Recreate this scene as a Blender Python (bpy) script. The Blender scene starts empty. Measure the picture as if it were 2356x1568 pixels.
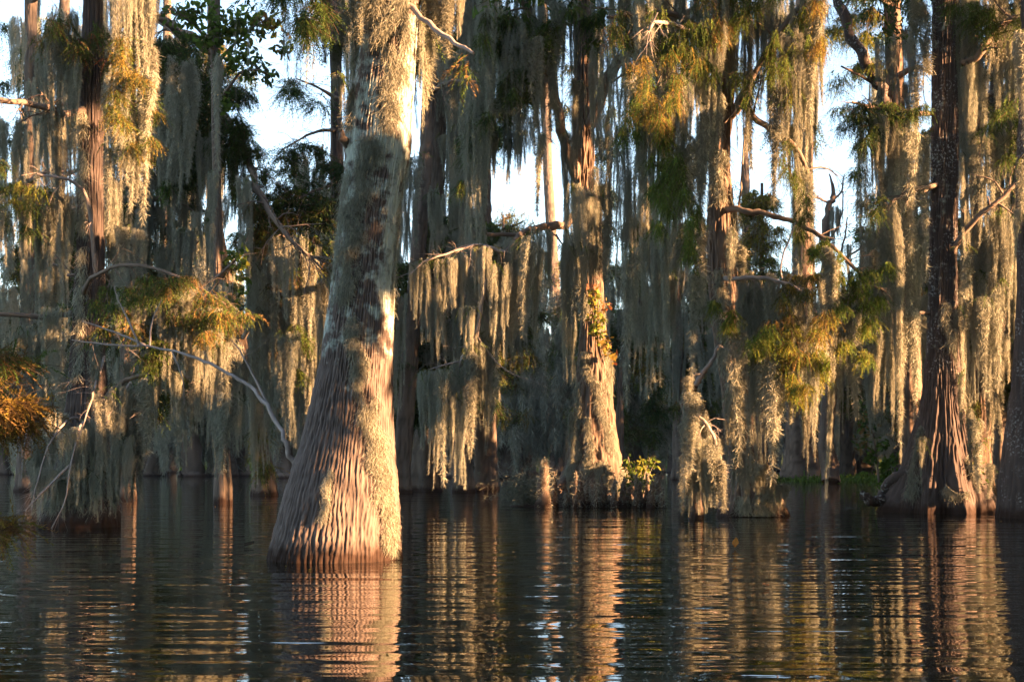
import bpy, math, random
import numpy as np

# ------------------------------------------------------------ camera, sky, sun, exposure
C = bpy.context.scene
COL = C.collection
F = 3272.0; CX = 1178.0; HV = 1063.0; CAMH = 1.3      # photo measured on a 2356 x 1568 sheet
cam_d = bpy.data.cameras.new('camera'); cam = bpy.data.objects.new('camera', cam_d); COL.objects.link(cam)
cam.location = (0, 0, CAMH); cam.rotation_euler = (math.radians(90), 0, 0)
cam_d.sensor_width = 36.0; cam_d.lens = 50.0
cam_d.shift_y = (HV - 784.0) / 2356.0
cam_d.clip_start = 0.1; cam_d.clip_end = 3000
C.camera = cam

AZ = math.radians(66); EL = math.radians(9.5)           # sun: to the right of and behind the camera
S = np.array([math.sin(AZ) * math.cos(EL), -math.cos(AZ) * math.cos(EL), math.sin(EL)])
world = bpy.data.worlds.new('World'); C.world = world; world.use_nodes = True
wn = world.node_tree; wn.nodes.clear()
sky = wn.nodes.new('ShaderNodeTexSky'); sky.sky_type = 'NISHITA'; sky.sun_disc = False
sky.sun_elevation = EL; sky.sun_rotation = math.atan2(S[0], S[1])
sky.air_density = 0.75; sky.dust_density = 1.0; sky.ozone_density = 0.6
bg = wn.nodes.new('ShaderNodeBackground'); bg.inputs[1].default_value = 0.056
wo = wn.nodes.new('ShaderNodeOutputWorld')
hs = wn.nodes.new('ShaderNodeHueSaturation'); hs.inputs['Saturation'].default_value = 0.95; hs.inputs['Value'].default_value = 1.12
wn.links.new(sky.outputs[0], hs.inputs['Color']); wn.links.new(hs.outputs[0], bg.inputs[0]); wn.links.new(bg.outputs[0], wo.inputs[0])
sun_d = bpy.data.lights.new('sun', 'SUN'); sun_d.energy = 5.0; sun_d.angle = math.radians(0.5)
sun_d.color = (1.0, 0.545, 0.265)
sun = bpy.data.objects.new('sun', sun_d); COL.objects.link(sun)
sun.rotation_euler = (math.radians(90) - EL, 0, math.atan2(S[0], -S[1]))
C.view_settings.view_transform = 'Standard'; C.view_settings.look = 'None'
C.view_settings.exposure = 3.45; C.view_settings.gamma = 1.0
C.cycles.max_bounces = 5; C.cycles.diffuse_bounces = 3; C.cycles.glossy_bounces = 2
C.cycles.transmission_bounces = 2; C.cycles.transparent_max_bounces = 4
C.cycles.caustics_reflective = False; C.cycles.caustics_refractive = False

rng = np.random.default_rng(7)
def P(u, v, d):
    return np.array([(u - CX) / F * d, d, CAMH + (HV - v) / F * d])
def base_depth(v):
    return CAMH * F / (v - HV)

# ------------------------------------------------------------ object helpers
def setup(o, label=None, cat=None, group=None, kind=None):
    if label: o['label'] = label
    if cat: o['category'] = cat
    if group: o['group'] = group
    if kind: o['kind'] = kind
    return o
def root(name, loc, label, cat, group=None, kind=None):
    o = bpy.data.objects.new(name, None); COL.objects.link(o)
    o.location = [float(a) for a in loc]; o.empty_display_size = 0.3
    return setup(o, label, cat, group, kind)
def make_mesh(name, V, Fq, mat, attrs=None, smooth=True):
    me = bpy.data.meshes.new(name)
    V = np.ascontiguousarray(V, dtype=np.float32); Fq = np.ascontiguousarray(Fq, dtype=np.int32)
    k = Fq.shape[1]
    me.vertices.add(len(V)); me.vertices.foreach_set('co', V.ravel())
    me.loops.add(Fq.size); me.loops.foreach_set('vertex_index', Fq.ravel())
    me.polygons.add(len(Fq)); me.polygons.foreach_set('loop_start', np.arange(0, Fq.size, k, dtype=np.int32))
    me.polygons.foreach_set('use_smooth', np.full(len(Fq), smooth))
    me.update(calc_edges=True)
    for an, a in (attrs or {}).items():
        a = np.asarray(a, dtype=np.float32)
        if a.ndim == 1:
            at = me.attributes.new(an, 'FLOAT', 'POINT'); at.data.foreach_set('value', a)
        else:
            at = me.attributes.new(an, 'FLOAT_COLOR', 'POINT')
            at.data.foreach_set('color', np.hstack([a, np.ones((len(a), 1), np.float32)]).ravel().astype(np.float32))
    me.materials.append(mat)
    return me
def link(name, me, parent=None, loc=(0, 0, 0)):
    o = bpy.data.objects.new(name, me); COL.objects.link(o)
    o.location = [float(a) for a in loc]
    if parent is not None: o.parent = parent
    return o
def add_world(name, V, Fq, mat, parent, attrs=None, smooth=True):
    """mesh given in world coordinates, hung under a thing"""
    L = np.array(parent.location) if parent is not None else np.zeros(3)
    return link(name, make_mesh(name, np.asarray(V) - L, Fq, mat, attrs, smooth), parent)

# ------------------------------------------------------------ numpy noise
class Noise2:
    def __init__(s, nx, ny, seed):
        s.g = np.random.default_rng(seed).random((nx, ny)); s.nx, s.ny = nx, ny
    def __call__(s, x, y):
        xi = np.floor(x).astype(int); yi = np.floor(y).astype(int)
        fx = x - xi; fy = y - yi; fx = fx * fx * (3 - 2 * fx); fy = fy * fy * (3 - 2 * fy)
        a = s.g[xi % s.nx, yi % s.ny]; b = s.g[(xi + 1) % s.nx, yi % s.ny]
        c = s.g[xi % s.nx, (yi + 1) % s.ny]; d = s.g[(xi + 1) % s.nx, (yi + 1) % s.ny]
        return (a * (1 - fx) + b * fx) * (1 - fy) + (c * (1 - fx) + d * fx) * fy
N_A = Noise2(97, 89, 1); N_B = Noise2(61, 83, 2)

# ------------------------------------------------------------ materials
def new_mat(name):
    m = bpy.data.materials.new(name); m.use_nodes = True
    nt = m.node_tree; nt.nodes.clear()
    out = nt.nodes.new('ShaderNodeOutputMaterial')
    return m, nt, out
def nd(nt, t, **kw):
    n = nt.nodes.new(t)
    for k, v in kw.items(): setattr(n, k, v)
    return n
def leafy_material(name, trans, jitter=0.25, gain=1.0):
    m, nt, out = new_mat(name)
    at = nd(nt, 'ShaderNodeAttribute', attribute_name='col')
    oi = nd(nt, 'ShaderNodeObjectInfo')
    mr = nd(nt, 'ShaderNodeMapRange'); mr.inputs[3].default_value = gain * (1 - jitter); mr.inputs[4].default_value = gain * (1 + jitter)
    nt.links.new(oi.outputs['Random'], mr.inputs[0])
    vm = nd(nt, 'ShaderNodeVectorMath', operation='SCALE')
    nt.links.new(at.outputs['Color'], vm.inputs[0]); nt.links.new(mr.outputs[0], vm.inputs['Scale'])
    d = nd(nt, 'ShaderNodeBsdfDiffuse'); t = nd(nt, 'ShaderNodeBsdfTranslucent'); mx = nd(nt, 'ShaderNodeMixShader')
    mx.inputs[0].default_value = trans
    nt.links.new(vm.outputs[0], d.inputs[0]); nt.links.new(vm.outputs[0], t.inputs[0])
    nt.links.new(d.outputs[0], mx.inputs[1]); nt.links.new(t.outputs[0], mx.inputs[2])
    nt.links.new(mx.outputs[0], out.inputs[0])
    return m
M_MOSS = leafy_material('spanish_moss', 0.22, 0.22)
M_LEAF = leafy_material('leaves', 0.40, 0.08)
def bark_material(name, c1, c2, lichen=0.0, lichen_col=(0.42, 0.46, 0.38), speck=0.0, stain=True):
    m, nt, out = new_mat(name)
    tc = nd(nt, 'ShaderNodeTexCoord')
    rid = nd(nt, 'ShaderNodeAttribute', attribute_name='ridge')
    mp = nd(nt, 'ShaderNodeMapping'); mp.inputs['Scale'].default_value = (9, 9, 1.6)
    nt.links.new(tc.outputs['Object'], mp.inputs[0])
    n1 = nd(nt, 'ShaderNodeTexNoise'); n1.inputs['Scale'].default_value = 2.0; n1.inputs['Detail'].default_value = 6
    nt.links.new(mp.outputs[0], n1.inputs[0])
    add = nd(nt, 'ShaderNodeMath', operation='ADD'); add.use_clamp = True
    mul = nd(nt, 'ShaderNodeMath', operation='MULTIPLY'); mul.inputs[1].default_value = 0.65
    nt.links.new(rid.outputs['Fac'], mul.inputs[0]); nt.links.new(mul.outputs[0], add.inputs[0])
    m2 = nd(nt, 'ShaderNodeMath', operation='MULTIPLY'); m2.inputs[1].default_value = 0.35
    nt.links.new(n1.outputs[0], m2.inputs[0]); nt.links.new(m2.outputs[0], add.inputs[1])
    mix = nd(nt, 'ShaderNodeMix', data_type='RGBA')
    mix.inputs[6].default_value = (*c1, 1); mix.inputs[7].default_value = (*c2, 1)
    nt.links.new(add.outputs[0], mix.inputs[0])
    last = mix.outputs[2]
    if lichen or speck:
        lat = nd(nt, 'ShaderNodeAttribute', attribute_name='lich')
        n2 = nd(nt, 'ShaderNodeTexNoise'); n2.inputs['Scale'].default_value = 5.0; n2.inputs['Detail'].default_value = 8; n2.inputs['Roughness'].default_value = 0.68
        nt.links.new(tc.outputs['Object'], n2.inputs[0])
        a = nd(nt, 'ShaderNodeMath', operation='MULTIPLY_ADD'); a.inputs[1].default_value = 0.32; nt.links.new(lat.outputs['Fac'], a.inputs[0]); nt.links.new(n2.outputs[0], a.inputs[2])
        r = nd(nt, 'ShaderNodeMapRange'); r.inputs[1].default_value = 0.67; r.inputs[2].default_value = 0.82; r.inputs[4].default_value = 0.85
        nt.links.new(a.outputs[0], r.inputs[0])
        mixl = nd(nt, 'ShaderNodeMix', data_type='RGBA'); mixl.inputs[7].default_value = (*lichen_col, 1)
        nt.links.new(r.outputs[0], mixl.inputs[0]); nt.links.new(last, mixl.inputs[6]); last = mixl.outputs[2]
        if speck:
            vo = nd(nt, 'ShaderNodeTexNoise'); vo.inputs['Scale'].default_value = 11.0; vo.inputs['Detail'].default_value = 3
            nt.links.new(tc.outputs['Object'], vo.inputs[0])
            r3 = nd(nt, 'ShaderNodeMapRange'); r3.inputs[1].default_value = 0.55; r3.inputs[2].default_value = 0.62; r3.inputs[4].default_value = speck
            nt.links.new(vo.outputs[0], r3.inputs[0])
            vl = nd(nt, 'ShaderNodeTexNoise'); vl.inputs['Scale'].default_value = 1.7; nt.links.new(tc.outputs['Object'], vl.inputs[0])
            rl = nd(nt, 'ShaderNodeMapRange'); rl.inputs[1].default_value = .45; rl.inputs[2].default_value = .62; nt.links.new(vl.outputs[0], rl.inputs[0])
            ml = nd(nt, 'ShaderNodeMath', operation='MULTIPLY'); nt.links.new(rl.outputs[0], ml.inputs[0]); nt.links.new(r3.outputs[0], ml.inputs[1])
            lk = nd(nt, 'ShaderNodeMath', operation='MULTIPLY'); lk.use_clamp = True; lk.inputs[1].default_value = 5.0; nt.links.new(lat.outputs['Fac'], lk.inputs[0])
            mk = nd(nt, 'ShaderNodeMath', operation='MULTIPLY'); nt.links.new(lk.outputs[0], mk.inputs[0]); nt.links.new(ml.outputs[0], mk.inputs[1]); r3 = mk
            vo.inputs['Scale'].default_value = 17.0; vo.inputs['Detail'].default_value = 6
            mx3 = nd(nt, 'ShaderNodeMix', data_type='RGBA'); mx3.inputs[7].default_value = (0.50, 0.52, 0.50, 1)
            nt.links.new(r3.outputs[0], mx3.inputs[0]); nt.links.new(last, mx3.inputs[6]); last = mx3.outputs[2]
    if stain:                                        # wet, dark tide mark just above the water
        ge = nd(nt, 'ShaderNodeNewGeometry'); sp = nd(nt, 'ShaderNodeSeparateXYZ'); nt.links.new(ge.outputs['Position'], sp.inputs[0])
        n4 = nd(nt, 'ShaderNodeTexNoise'); n4.inputs['Scale'].default_value = 6.0; nt.links.new(tc.outputs['Object'], n4.inputs[0])
        z = nd(nt, 'ShaderNodeMath', operation='MULTIPLY_ADD'); z.inputs[1].default_value = -0.28; nt.links.new(n4.outputs[0], z.inputs[0]); nt.links.new(sp.outputs[2], z.inputs[2])
        r4 = nd(nt, 'ShaderNodeMapRange'); r4.inputs[1].default_value = -0.04; r4.inputs[2].default_value = 0.16
        nt.links.new(z.outputs[0], r4.inputs[0])
        mw = nd(nt, 'ShaderNodeMix', data_type='RGBA'); mw.inputs[6].default_value = (0.030, 0.017, 0.012, 1)
        nt.links.new(r4.outputs[0], mw.inputs[0]); nt.links.new(last, mw.inputs[7]); last = mw.outputs[2]
    b = nd(nt, 'ShaderNodeBsdfPrincipled'); b.inputs['Roughness'].default_value = 0.9; b.inputs['Specular IOR Level'].default_value = 0.2
    nt.links.new(last, b.inputs['Base Color'])
    bp = nd(nt, 'ShaderNodeBump'); bp.inputs['Strength'].default_value = 0.6; bp.inputs['Distance'].default_value = 0.02
    nt.links.new(n1.outputs[0], bp.inputs['Height']); nt.links.new(bp.outputs[0], b.inputs['Normal'])
    nt.links.new(b.outputs[0], out.inputs[0])
    return m
M_BARK_MAIN = bark_material('bark_grey_furrowed', (0.035, 0.027, 0.024), (0.185, 0.145, 0.125), lichen=1.0, lichen_col=(0.47, 0.53, 0.47))
M_BARK = bark_material('bark_brown', (0.045, 0.030, 0.022), (0.19, 0.135, 0.10), lichen=1.0)
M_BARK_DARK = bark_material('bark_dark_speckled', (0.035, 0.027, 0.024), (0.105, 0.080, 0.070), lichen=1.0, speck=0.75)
M_BARK_FAR = bark_material('bark_far', (0.05, 0.038, 0.030), (0.15, 0.115, 0.09), lichen=1.0)
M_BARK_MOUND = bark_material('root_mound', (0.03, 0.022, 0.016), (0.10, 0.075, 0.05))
M_TWIG = bark_material('bare_twig', (0.20, 0.16, 0.14), (0.38, 0.32, 0.29), stain=False)
M_LIMB = bark_material('limb_bark', (0.10, 0.075, 0.06), (0.24, 0.18, 0.14), stain=False)

# ------------------------------------------------------------ ribbons (moss fibres, leaves)
def ribbons(start, direc, length, width, curl, K, col, g, taper=0.75):
    """N curved ribbons of K pieces; returns V, F, col"""
    n = len(start)
    side = np.cross(direc, g.normal(size=(n, 3))); side /= np.linalg.norm(side, axis=1, keepdims=True) + 1e-9
    bend = g.normal(size=(n, 3)) * curl[:, None]
    bend2 = g.normal(size=(n, 3)) * curl[:, None] * 0.6
    V = np.empty((n, (K + 1) * 2, 3))
    for k in range(K + 1):
        t = k / K
        p = start + direc * (length * t)[:, None] + bend * (t * t) * 1.0 + bend2 * math.sin(math.pi * t)
        w = (width * (1 - taper * t) * 0.5)[:, None]
        V[:, 2 * k] = p - side * w; V[:, 2 * k + 1] = p + side * w
    base = (np.arange(n) * (K + 1) * 2)[:, None, None]
    f = np.array([[2 * k, 2 * k + 1, 2 * k + 3, 2 * k + 2] for k in range(K)])[None]
    Fq = (base + f).reshape(-1, 4)
    c = np.repeat(col, (K + 1) * 2, axis=0)
    return V.reshape(-1, 3), Fq, c
def merge(parts):
    V, Fq, Cc, o = [], [], [], 0
    for v, f, c in parts:
        V.append(v); Fq.append(f + o); Cc.append(c); o += len(v)
    return np.vstack(V), np.vstack(Fq), np.vstack(Cc)

MOSS_A = np.array([0.325, 0.320, 0.250]); MOSS_B = np.array([0.36, 0.325, 0.25]); MOSS_C = np.array([0.125, 0.17, 0.12])
def moss_colour(n, g, tone=0.0):
    a = g.random((n, 1)); b = np.clip(g.random((n, 1)) * 0.8 + tone, 0, 1)
    c = MOSS_A * (1 - a * 0.5) + MOSS_C * a * 0.5
    c = c * (1 - b * 0.5) + MOSS_B * b * 0.5
    return c * g.uniform(0.72, 1.22, (n, 1))
def moss_tails(tails, g, dens, fw, fl, tone=0.0):
    """tails: list of (x, y, ztop, length, radius); fuzzy tapering hanks hanging down"""
    parts = []
    for (x, y, z0, L, r0) in tails:
        n = max(20, int(dens * L * (r0 + 0.03)))
        t = g.random(n) ** 0.92
        ph = g.random() * 6.28; ph2 = g.random() * 6.28
        prof = np.clip(0.55 + 0.45 * np.sin(np.pi * np.clip(t * 1.3 + 0.1, 0, 1)), 0, 2) * np.clip(1.05 - t ** 1.9, 0.08, 1)
        prof *= 0.9 + 0.14 * np.sin(t * L * 2.1 + ph) + 0.08 * np.sin(t * L * 5.3 + ph2)
        r = r0 * prof + 0.006
        wob = 0.035 * L ** 0.5 * np.sin(t * L * 1.3 + ph)
        wob2 = 0.03 * L ** 0.5 * np.cos(t * L * 1.1 + ph2)
        # a few sub-strings inside the hank give vertical streaks
        ns = max(3, int(r0 / 0.03)); sid = g.integers(0, ns, n)
        sx = g.normal(size=ns) * 0.62; sy = g.normal(size=ns) * 0.62; sl = g.uniform(0.6, 1.0, ns); sl[0] = 1
        t = t * sl[sid]
        px = x + wob + r * (sx[sid] + g.normal(size=n) * 0.30)
        py = y + wob2 + r * (sy[sid] + g.normal(size=n) * 0.30)
        pz = z0 - t * L
        dx = g.normal(size=n) * 0.40; dy = g.normal(size=n) * 0.40
        dr = np.stack([dx, dy, -np.ones(n) * g.uniform(0.5, 1.1, n)], 1); dr /= np.linalg.norm(dr, axis=1, keepdims=True)
        ln = fl * g.uniform(0.5, 1.6, n)
        V, Fq, c = ribbons(np.stack([px, py, pz], 1), dr, ln, fw * g.uniform(0.6, 1.3, n), ln * 0.28, 2, moss_colour(n, g, tone) * (sl[sid] * 0.25 + 0.8)[:, None], g, 0.6)
        parts.append((V, Fq, c))
    return merge(parts)
def curtain_variant(W, H, nt, seed, dens=4600, fw=0.0105, fl=0.088, tone=0.0, r=(0.07, 0.16)):
    g = np.random.default_rng(seed)
    tails = []
    for i in range(nt):
        x = (g.random() - 0.5) * W; edge = 1 - 0.55 * abs(2 * x / W) ** 2
        L = H * edge * g.choice([1.0, 0.85, 0.6, 0.45], p=[0.3, 0.3, 0.25, 0.15]) * g.uniform(0.8, 1.0)
        tails.append((x, g.normal() * W * 0.14, -g.random() * H * 0.06, L, g.uniform(*r)))
    V, Fq, c = moss_tails(tails, g, dens, fw, fl, tone)
    V[:, 2] = np.minimum(V[:, 2], 0.06)
    return make_mesh('moss_curtain', V, Fq, M_MOSS, {'col': c})
VAR = {
    'big':  [curtain_variant(1.2, 3.2, 13, 100 + i, tone=(i % 3) * 0.25 - 0.1) for i in range(7)],
    'long': [curtain_variant(0.9, 6.0, 9, 120 + i, tone=(i % 3) * 0.2 - 0.1, r=(0.06, 0.15)) for i in range(5)],
    'rope': [curtain_variant(0.16, 3.0, 3, 140 + i, dens=6000, tone=0.1 * i, r=(0.05, 0.11)) for i in range(4)],
    'ropel': [curtain_variant(0.16, 5.5, 3, 150 + i, dens=5200, tone=0.1 * i, r=(0.05, 0.12)) for i in range(4)],
    'wisp': [curtain_variant(0.30, 2.6, 4, 160 + i, dens=2400, fw=0.0095, tone=-0.1, r=(0.02, 0.06)) for i in range(3)],
    'shag': [curtain_variant(0.9, 1.3, 12, 180 + i, fl=0.09, tone=0.1) for i in range(3)],
}
NAT = {'big': (1.3, 3.2), 'long': (1.0, 6.0), 'rope': (0.30, 3.0), 'ropel': (0.31, 5.5), 'wisp': (0.38, 2.6), 'shag': (1.0, 1.3)}
pyr = random.Random(5)
TOPS = {}
def hang(parent, u, vt, vb, w, d, kind=None):
    """one curtain of moss: centre u, from vt down to vb, w wide (sheet units) at depth d"""
    w = w * 1.15; p = P(u, vt, d); wm = w / F * d; hm = (vb - vt) / F * d
    if hm <= 0.1: return
    if p[2] - hm < 0.02: hm = p[2] - 0.02
    if kind is None:
        a = hm / wm
        kind = 'shag' if a < 1.7 else 'big' if a < 4 else 'long' if (a < 9 and wm > 0.45) else 'rope' if wm > 0.12 else 'wisp'
    if kind == 'rope' and hm > 4: kind = 'ropel'
    TOPS.setdefault(parent.name, []).append((u, vt, w, d))
    me = pyr.choice(VAR[kind]); W, H = NAT[kind]
    o = link('moss_curtain', me, parent, p - np.array(parent.location))
    sx = wm / W * pyr.uniform(0.9, 1.15)
    o.scale = (sx, max(sx * 0.9, 0.3 * d / 38), hm / H)
    o.rotation_euler = (pyr.uniform(-.03, .03), pyr.uniform(-.035, .035), pyr.choice((0, math.pi)) + pyr.uniform(-0.5, 0.5))
    return o
def hang_list(parent, d, rows, jit=1.2):
    for r in rows:
        hang(parent, r[0], r[1], r[2], r[3], d + pyr.uniform(-jit, jit), r[4] if len(r) > 4 else None)

# ------------------------------------------------------------ trunks and limbs
def trunk(parent, prof, d, mat, nth=90, dz=0.10, amp=0.018, ridges=46, flute=0.10, nfl=9, seed=0, flute_h=2.0, zone=None, lichen=0.0, top=None, squash=1.0, name='trunk'):
    """prof: (v, uL, uR) rows, top to bottom"""
    prof = sorted(prof)
    v = np.array([p[0] for p in prof], float)
    zc = CAMH + (HV - v) / F * d
    xc = np.array([(p[1] + p[2]) * 0.5 for p in prof]); rr = np.array([(p[2] - p[1]) * 0.5 for p in prof]) / F * d
    xc = (xc - CX) / F * d
    zc, xc, rr = zc[::-1], xc[::-1], rr[::-1]
    ztop = zc[-1] if top is None else max(top, zc[-1])
    zs = np.arange(-0.5, ztop + dz, dz)
    x = np.interp(zs, zc, xc); r = np.interp(zs, zc, rr)
    over = np.clip(zs - zc[-1], 0, None); r = r * np.clip(1 - over * 0.045, 0.15, 1); x = x + over * (xc[-1] - xc[-2]) / max(0.3, zc[-1] - zc[-2]) * 0.5
    if dz < 0.3:
        kk = max(1, int(0.35 / dz)) | 1; ker = np.ones(kk) / kk
        pad = kk // 2
        sm = lambda a: np.convolve(np.pad(a, pad, mode='edge'), ker, 'valid')
        x, r = sm(x), sm(r)
    th = np.linspace(0, 2 * np.pi, nth, endpoint=False)
    T, Z = np.meshgrid(th, zs)
    R = np.repeat(r[:, None], nth, 1); X = np.repeat(x[:, None], nth, 1)
    low = np.exp(-np.clip(Z, 0, None) / flute_h)
    nA = Noise2(max(3, nfl), 40, seed + 11)
    fl = nA(T / (2 * np.pi) * max(3, nfl) + 0.25 * np.sin(Z * 0.7), Z * 0.12 + 3)
    rmod = 1 + flute * (fl - 0.5) * 2 * (0.25 + low)
    nr = Noise2(ridges, 997, seed + 21); nr2 = Noise2(ridges * 2, 997, seed + 22); nw = Noise2(9, 200, seed + 23)
    tw = T / (2 * np.pi) * ridges + 2.2 * (nw(T / (2 * np.pi) * 9, Z * 0.5) - 0.5) + Z * 0.25
    a = np.abs(2 * nr(tw, Z * (2.0 if ridges < 100 else 3.2)) - 1); a = 1 - np.exp(-(a / 0.22) ** 2)
    b = nr2(tw * 2 + 0.3, Z * 5.5)
    rid = np.clip(a * 0.8 + (b - 0.5) * 0.5 + 0.1, 0, 1.2)
    if nth >= 180:                                  # near enough to read the bark: wandering ridges broken by cracks
        big = ridges > 100
        w1 = Noise2(23, 400, seed + 24); w2 = Noise2(60, 900, seed + 25); rr2 = max(10, int(ridges * .62)); w3 = Noise2(rr2 * 2, 990, seed + 26); w4 = Noise2(rr2 * 5, 990, seed + 27)
        tu = T / (2 * np.pi)
        ph = tu * rr2 + 0.55 * (w1(tu * 23, Z * .8) - .5) * 2 + 0.38 * (w2(tu * 60, Z * 2.6) - .5) * 2
        rg = (0.5 + 0.5 * np.sin(2 * np.pi * ph)) ** 0.7
        c3 = w3(tu * rr2 * 2, Z * (5.5 if big else 2.6)); c4 = w4(tu * rr2 * 5, Z * (16 if big else 6))
        rid = np.clip(rg * .45 + (c3 - .5) * .75 + (c4 - .5) * .5 + .28, 0, 1.1)
    R = R * rmod + amp * (rid - 0.6) * 2
    Vx = X + R * np.cos(T); Vy = d + R * np.sin(T) * squash
    V = np.stack([Vx, Vy, Z], -1).reshape(-1, 3)
    nz = len(zs); i = np.arange((nz - 1) * nth); row, c = i // nth, i % nth
    Fq = np.stack([row * nth + c, row * nth + (c + 1) % nth, (row + 1) * nth + (c + 1) % nth, (row + 1) * nth + c], 1)
    lich = np.zeros_like(Z)
    if zone is not None:
        nl = Noise2(40, 60, seed + 31)
        lich = np.interp(Z, [q[0] for q in zone], [q[1] for q in zone]) * (0.55 + 0.9 * nl(T / (2 * np.pi) * 10, Z * 1.1))
    lich = lich + lichen
    o = add_world(name, V, Fq, mat, parent, {'ridge': rid.ravel(), 'lich': lich.ravel()})
    def surf(uu, vv):
        z = CAMH + (HV - vv) / F * d
        cx = np.interp(z, zs, x); cr = np.interp(z, zs, r)
        xx = (uu - CX) / F * d; dx = np.clip(xx - cx, -cr * 0.98, cr * 0.98)
        return np.stack([cx + dx, d - np.sqrt(cr ** 2 - dx ** 2) * squash, z], -1)
    o['ztop'] = float(zs[-1])
    return surf
def tube(path, radii, nseg=8, wob=0.0, seed=0):
    """tapered limb along a 3D polyline (Catmull-Rom smoothed)"""
    g = np.random.default_rng(seed)
    p = np.asarray(path, float); n = len(p)
    pp = np.vstack([2 * p[0] - p[1], p, 2 * p[-1] - p[-2]]); out = []; ro = []
    sub = 5
    for i in range(n - 1):
        for k in range(sub):
            t = k / sub; a, b, c, e = pp[i], pp[i + 1], pp[i + 2], pp[i + 3]
            out.append(0.5 * (2 * b + (c - a) * t + (2 * a - 5 * b + 4 * c - e) * t * t + (3 * b - a - 3 * c + e) * t ** 3))
            ro.append(radii[i] * (1 - t) + radii[i + 1] * t)
    out.append(p[-1]); ro.append(radii[-1])
    out = np.array(out); ro = np.array(ro)
    if wob: out += g.normal(size=out.shape) * wob * ro[:, None]
    tan = np.gradient(out, axis=0); tan /= np.linalg.norm(tan, axis=1, keepdims=True) + 1e-9
    ref = np.array([0.13, 0.35, 0.93]) if abs(tan[:, 2]).mean() < 0.8 else np.array([0.9, 0.4, 0.1])
    s = np.cross(tan, ref); s /= np.linalg.norm(s, axis=1, keepdims=True) + 1e-9; q = np.cross(tan, s)
    th = np.linspace(0, 2 * np.pi, nseg, endpoint=False)
    rr = ro[:, None] * (1 + 0.12 * g.normal(size=(len(out), nseg)))
    V = out[:, None] + s[:, None] * (rr * np.cos(th))[..., None] + q[:, None] * (rr * np.sin(th))[..., None]
    m = len(out); i = np.arange((m - 1) * nseg); row, c = i // nseg, i % nseg
    Fq = np.stack([row * nseg + c, row * nseg + (c + 1) % nseg, (row + 1) * nseg + (c + 1) % nseg, (row + 1) * nseg + c], 1)
    return V.reshape(-1, 3), Fq, np.repeat(np.clip(g.random((m * nseg, 1)), 0, 1), 3, 1), out
def limb(parent, uvd, r0, r1, mat=None, name='branch', nseg=9, wob=0.25, twigs=0, seed=0, twl=0.8, droop=0.3):
    """uvd: list of (u, v, d); radii in metres. Side twigs are modelled in the same branch."""
    path = [P(*q) for q in uvd]; n = len(path)
    rad = np.linspace(r0, r1, n)
    V, Fq, c, line = tube(path, rad, nseg, wob, seed); parts = [(V, Fq, c)]
    g = np.random.default_rng(seed + 500)
    for k in range(twigs):
        i = int(g.uniform(0.25, 0.98) * (len(line) - 1)); a = line[i]
        t = line[min(i + 1, len(line) - 1)] - line[max(i - 1, 0)]; t /= np.linalg.norm(t) + 1e-9
        dr = t * 0.6 + g.normal(size=3) * np.array([0.7, 0.5, 0.6]); dr /= np.linalg.norm(dr); L = twl * g.uniform(0.4, 1.3)
        mid = a + dr * L * 0.5 + g.normal(size=3) * L * 0.08; end = mid + (dr + np.array([0, 0, -droop])) * L * 0.5 + g.normal(size=3) * L * 0.1
        rr = max(r1 * 0.6, (r0 + r1) * 0.14)
        v2, f2, c2, l2 = tube([a, mid, end], [rr, rr * 0.6, rr * 0.25], 5, 0.2, seed + k); parts.append((v2, f2, c2))
        for j in range(2):
            b = l2[int(g.uniform(0.3, 0.9) * (len(l2) - 1))]; dd = dr + g.normal(size=3) * 0.7; dd /= np.linalg.norm(dd)
            v3, f3, c3, _ = tube([b, b + dd * L * 0.25, b + dd * L * 0.45 + np.array([0, 0, -0.1 * L])], [rr * 0.4, rr * 0.3, rr * 0.15], 4, 0.2, seed + 50 + k); parts.append((v3, f3, c3))
    V, Fq, c = merge(parts)
    add_world(name, V, Fq, mat or M_LIMB, parent, {'ridge': c[:, 0], 'lich': np.full(len(V), 0.2)})
    return line

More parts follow.
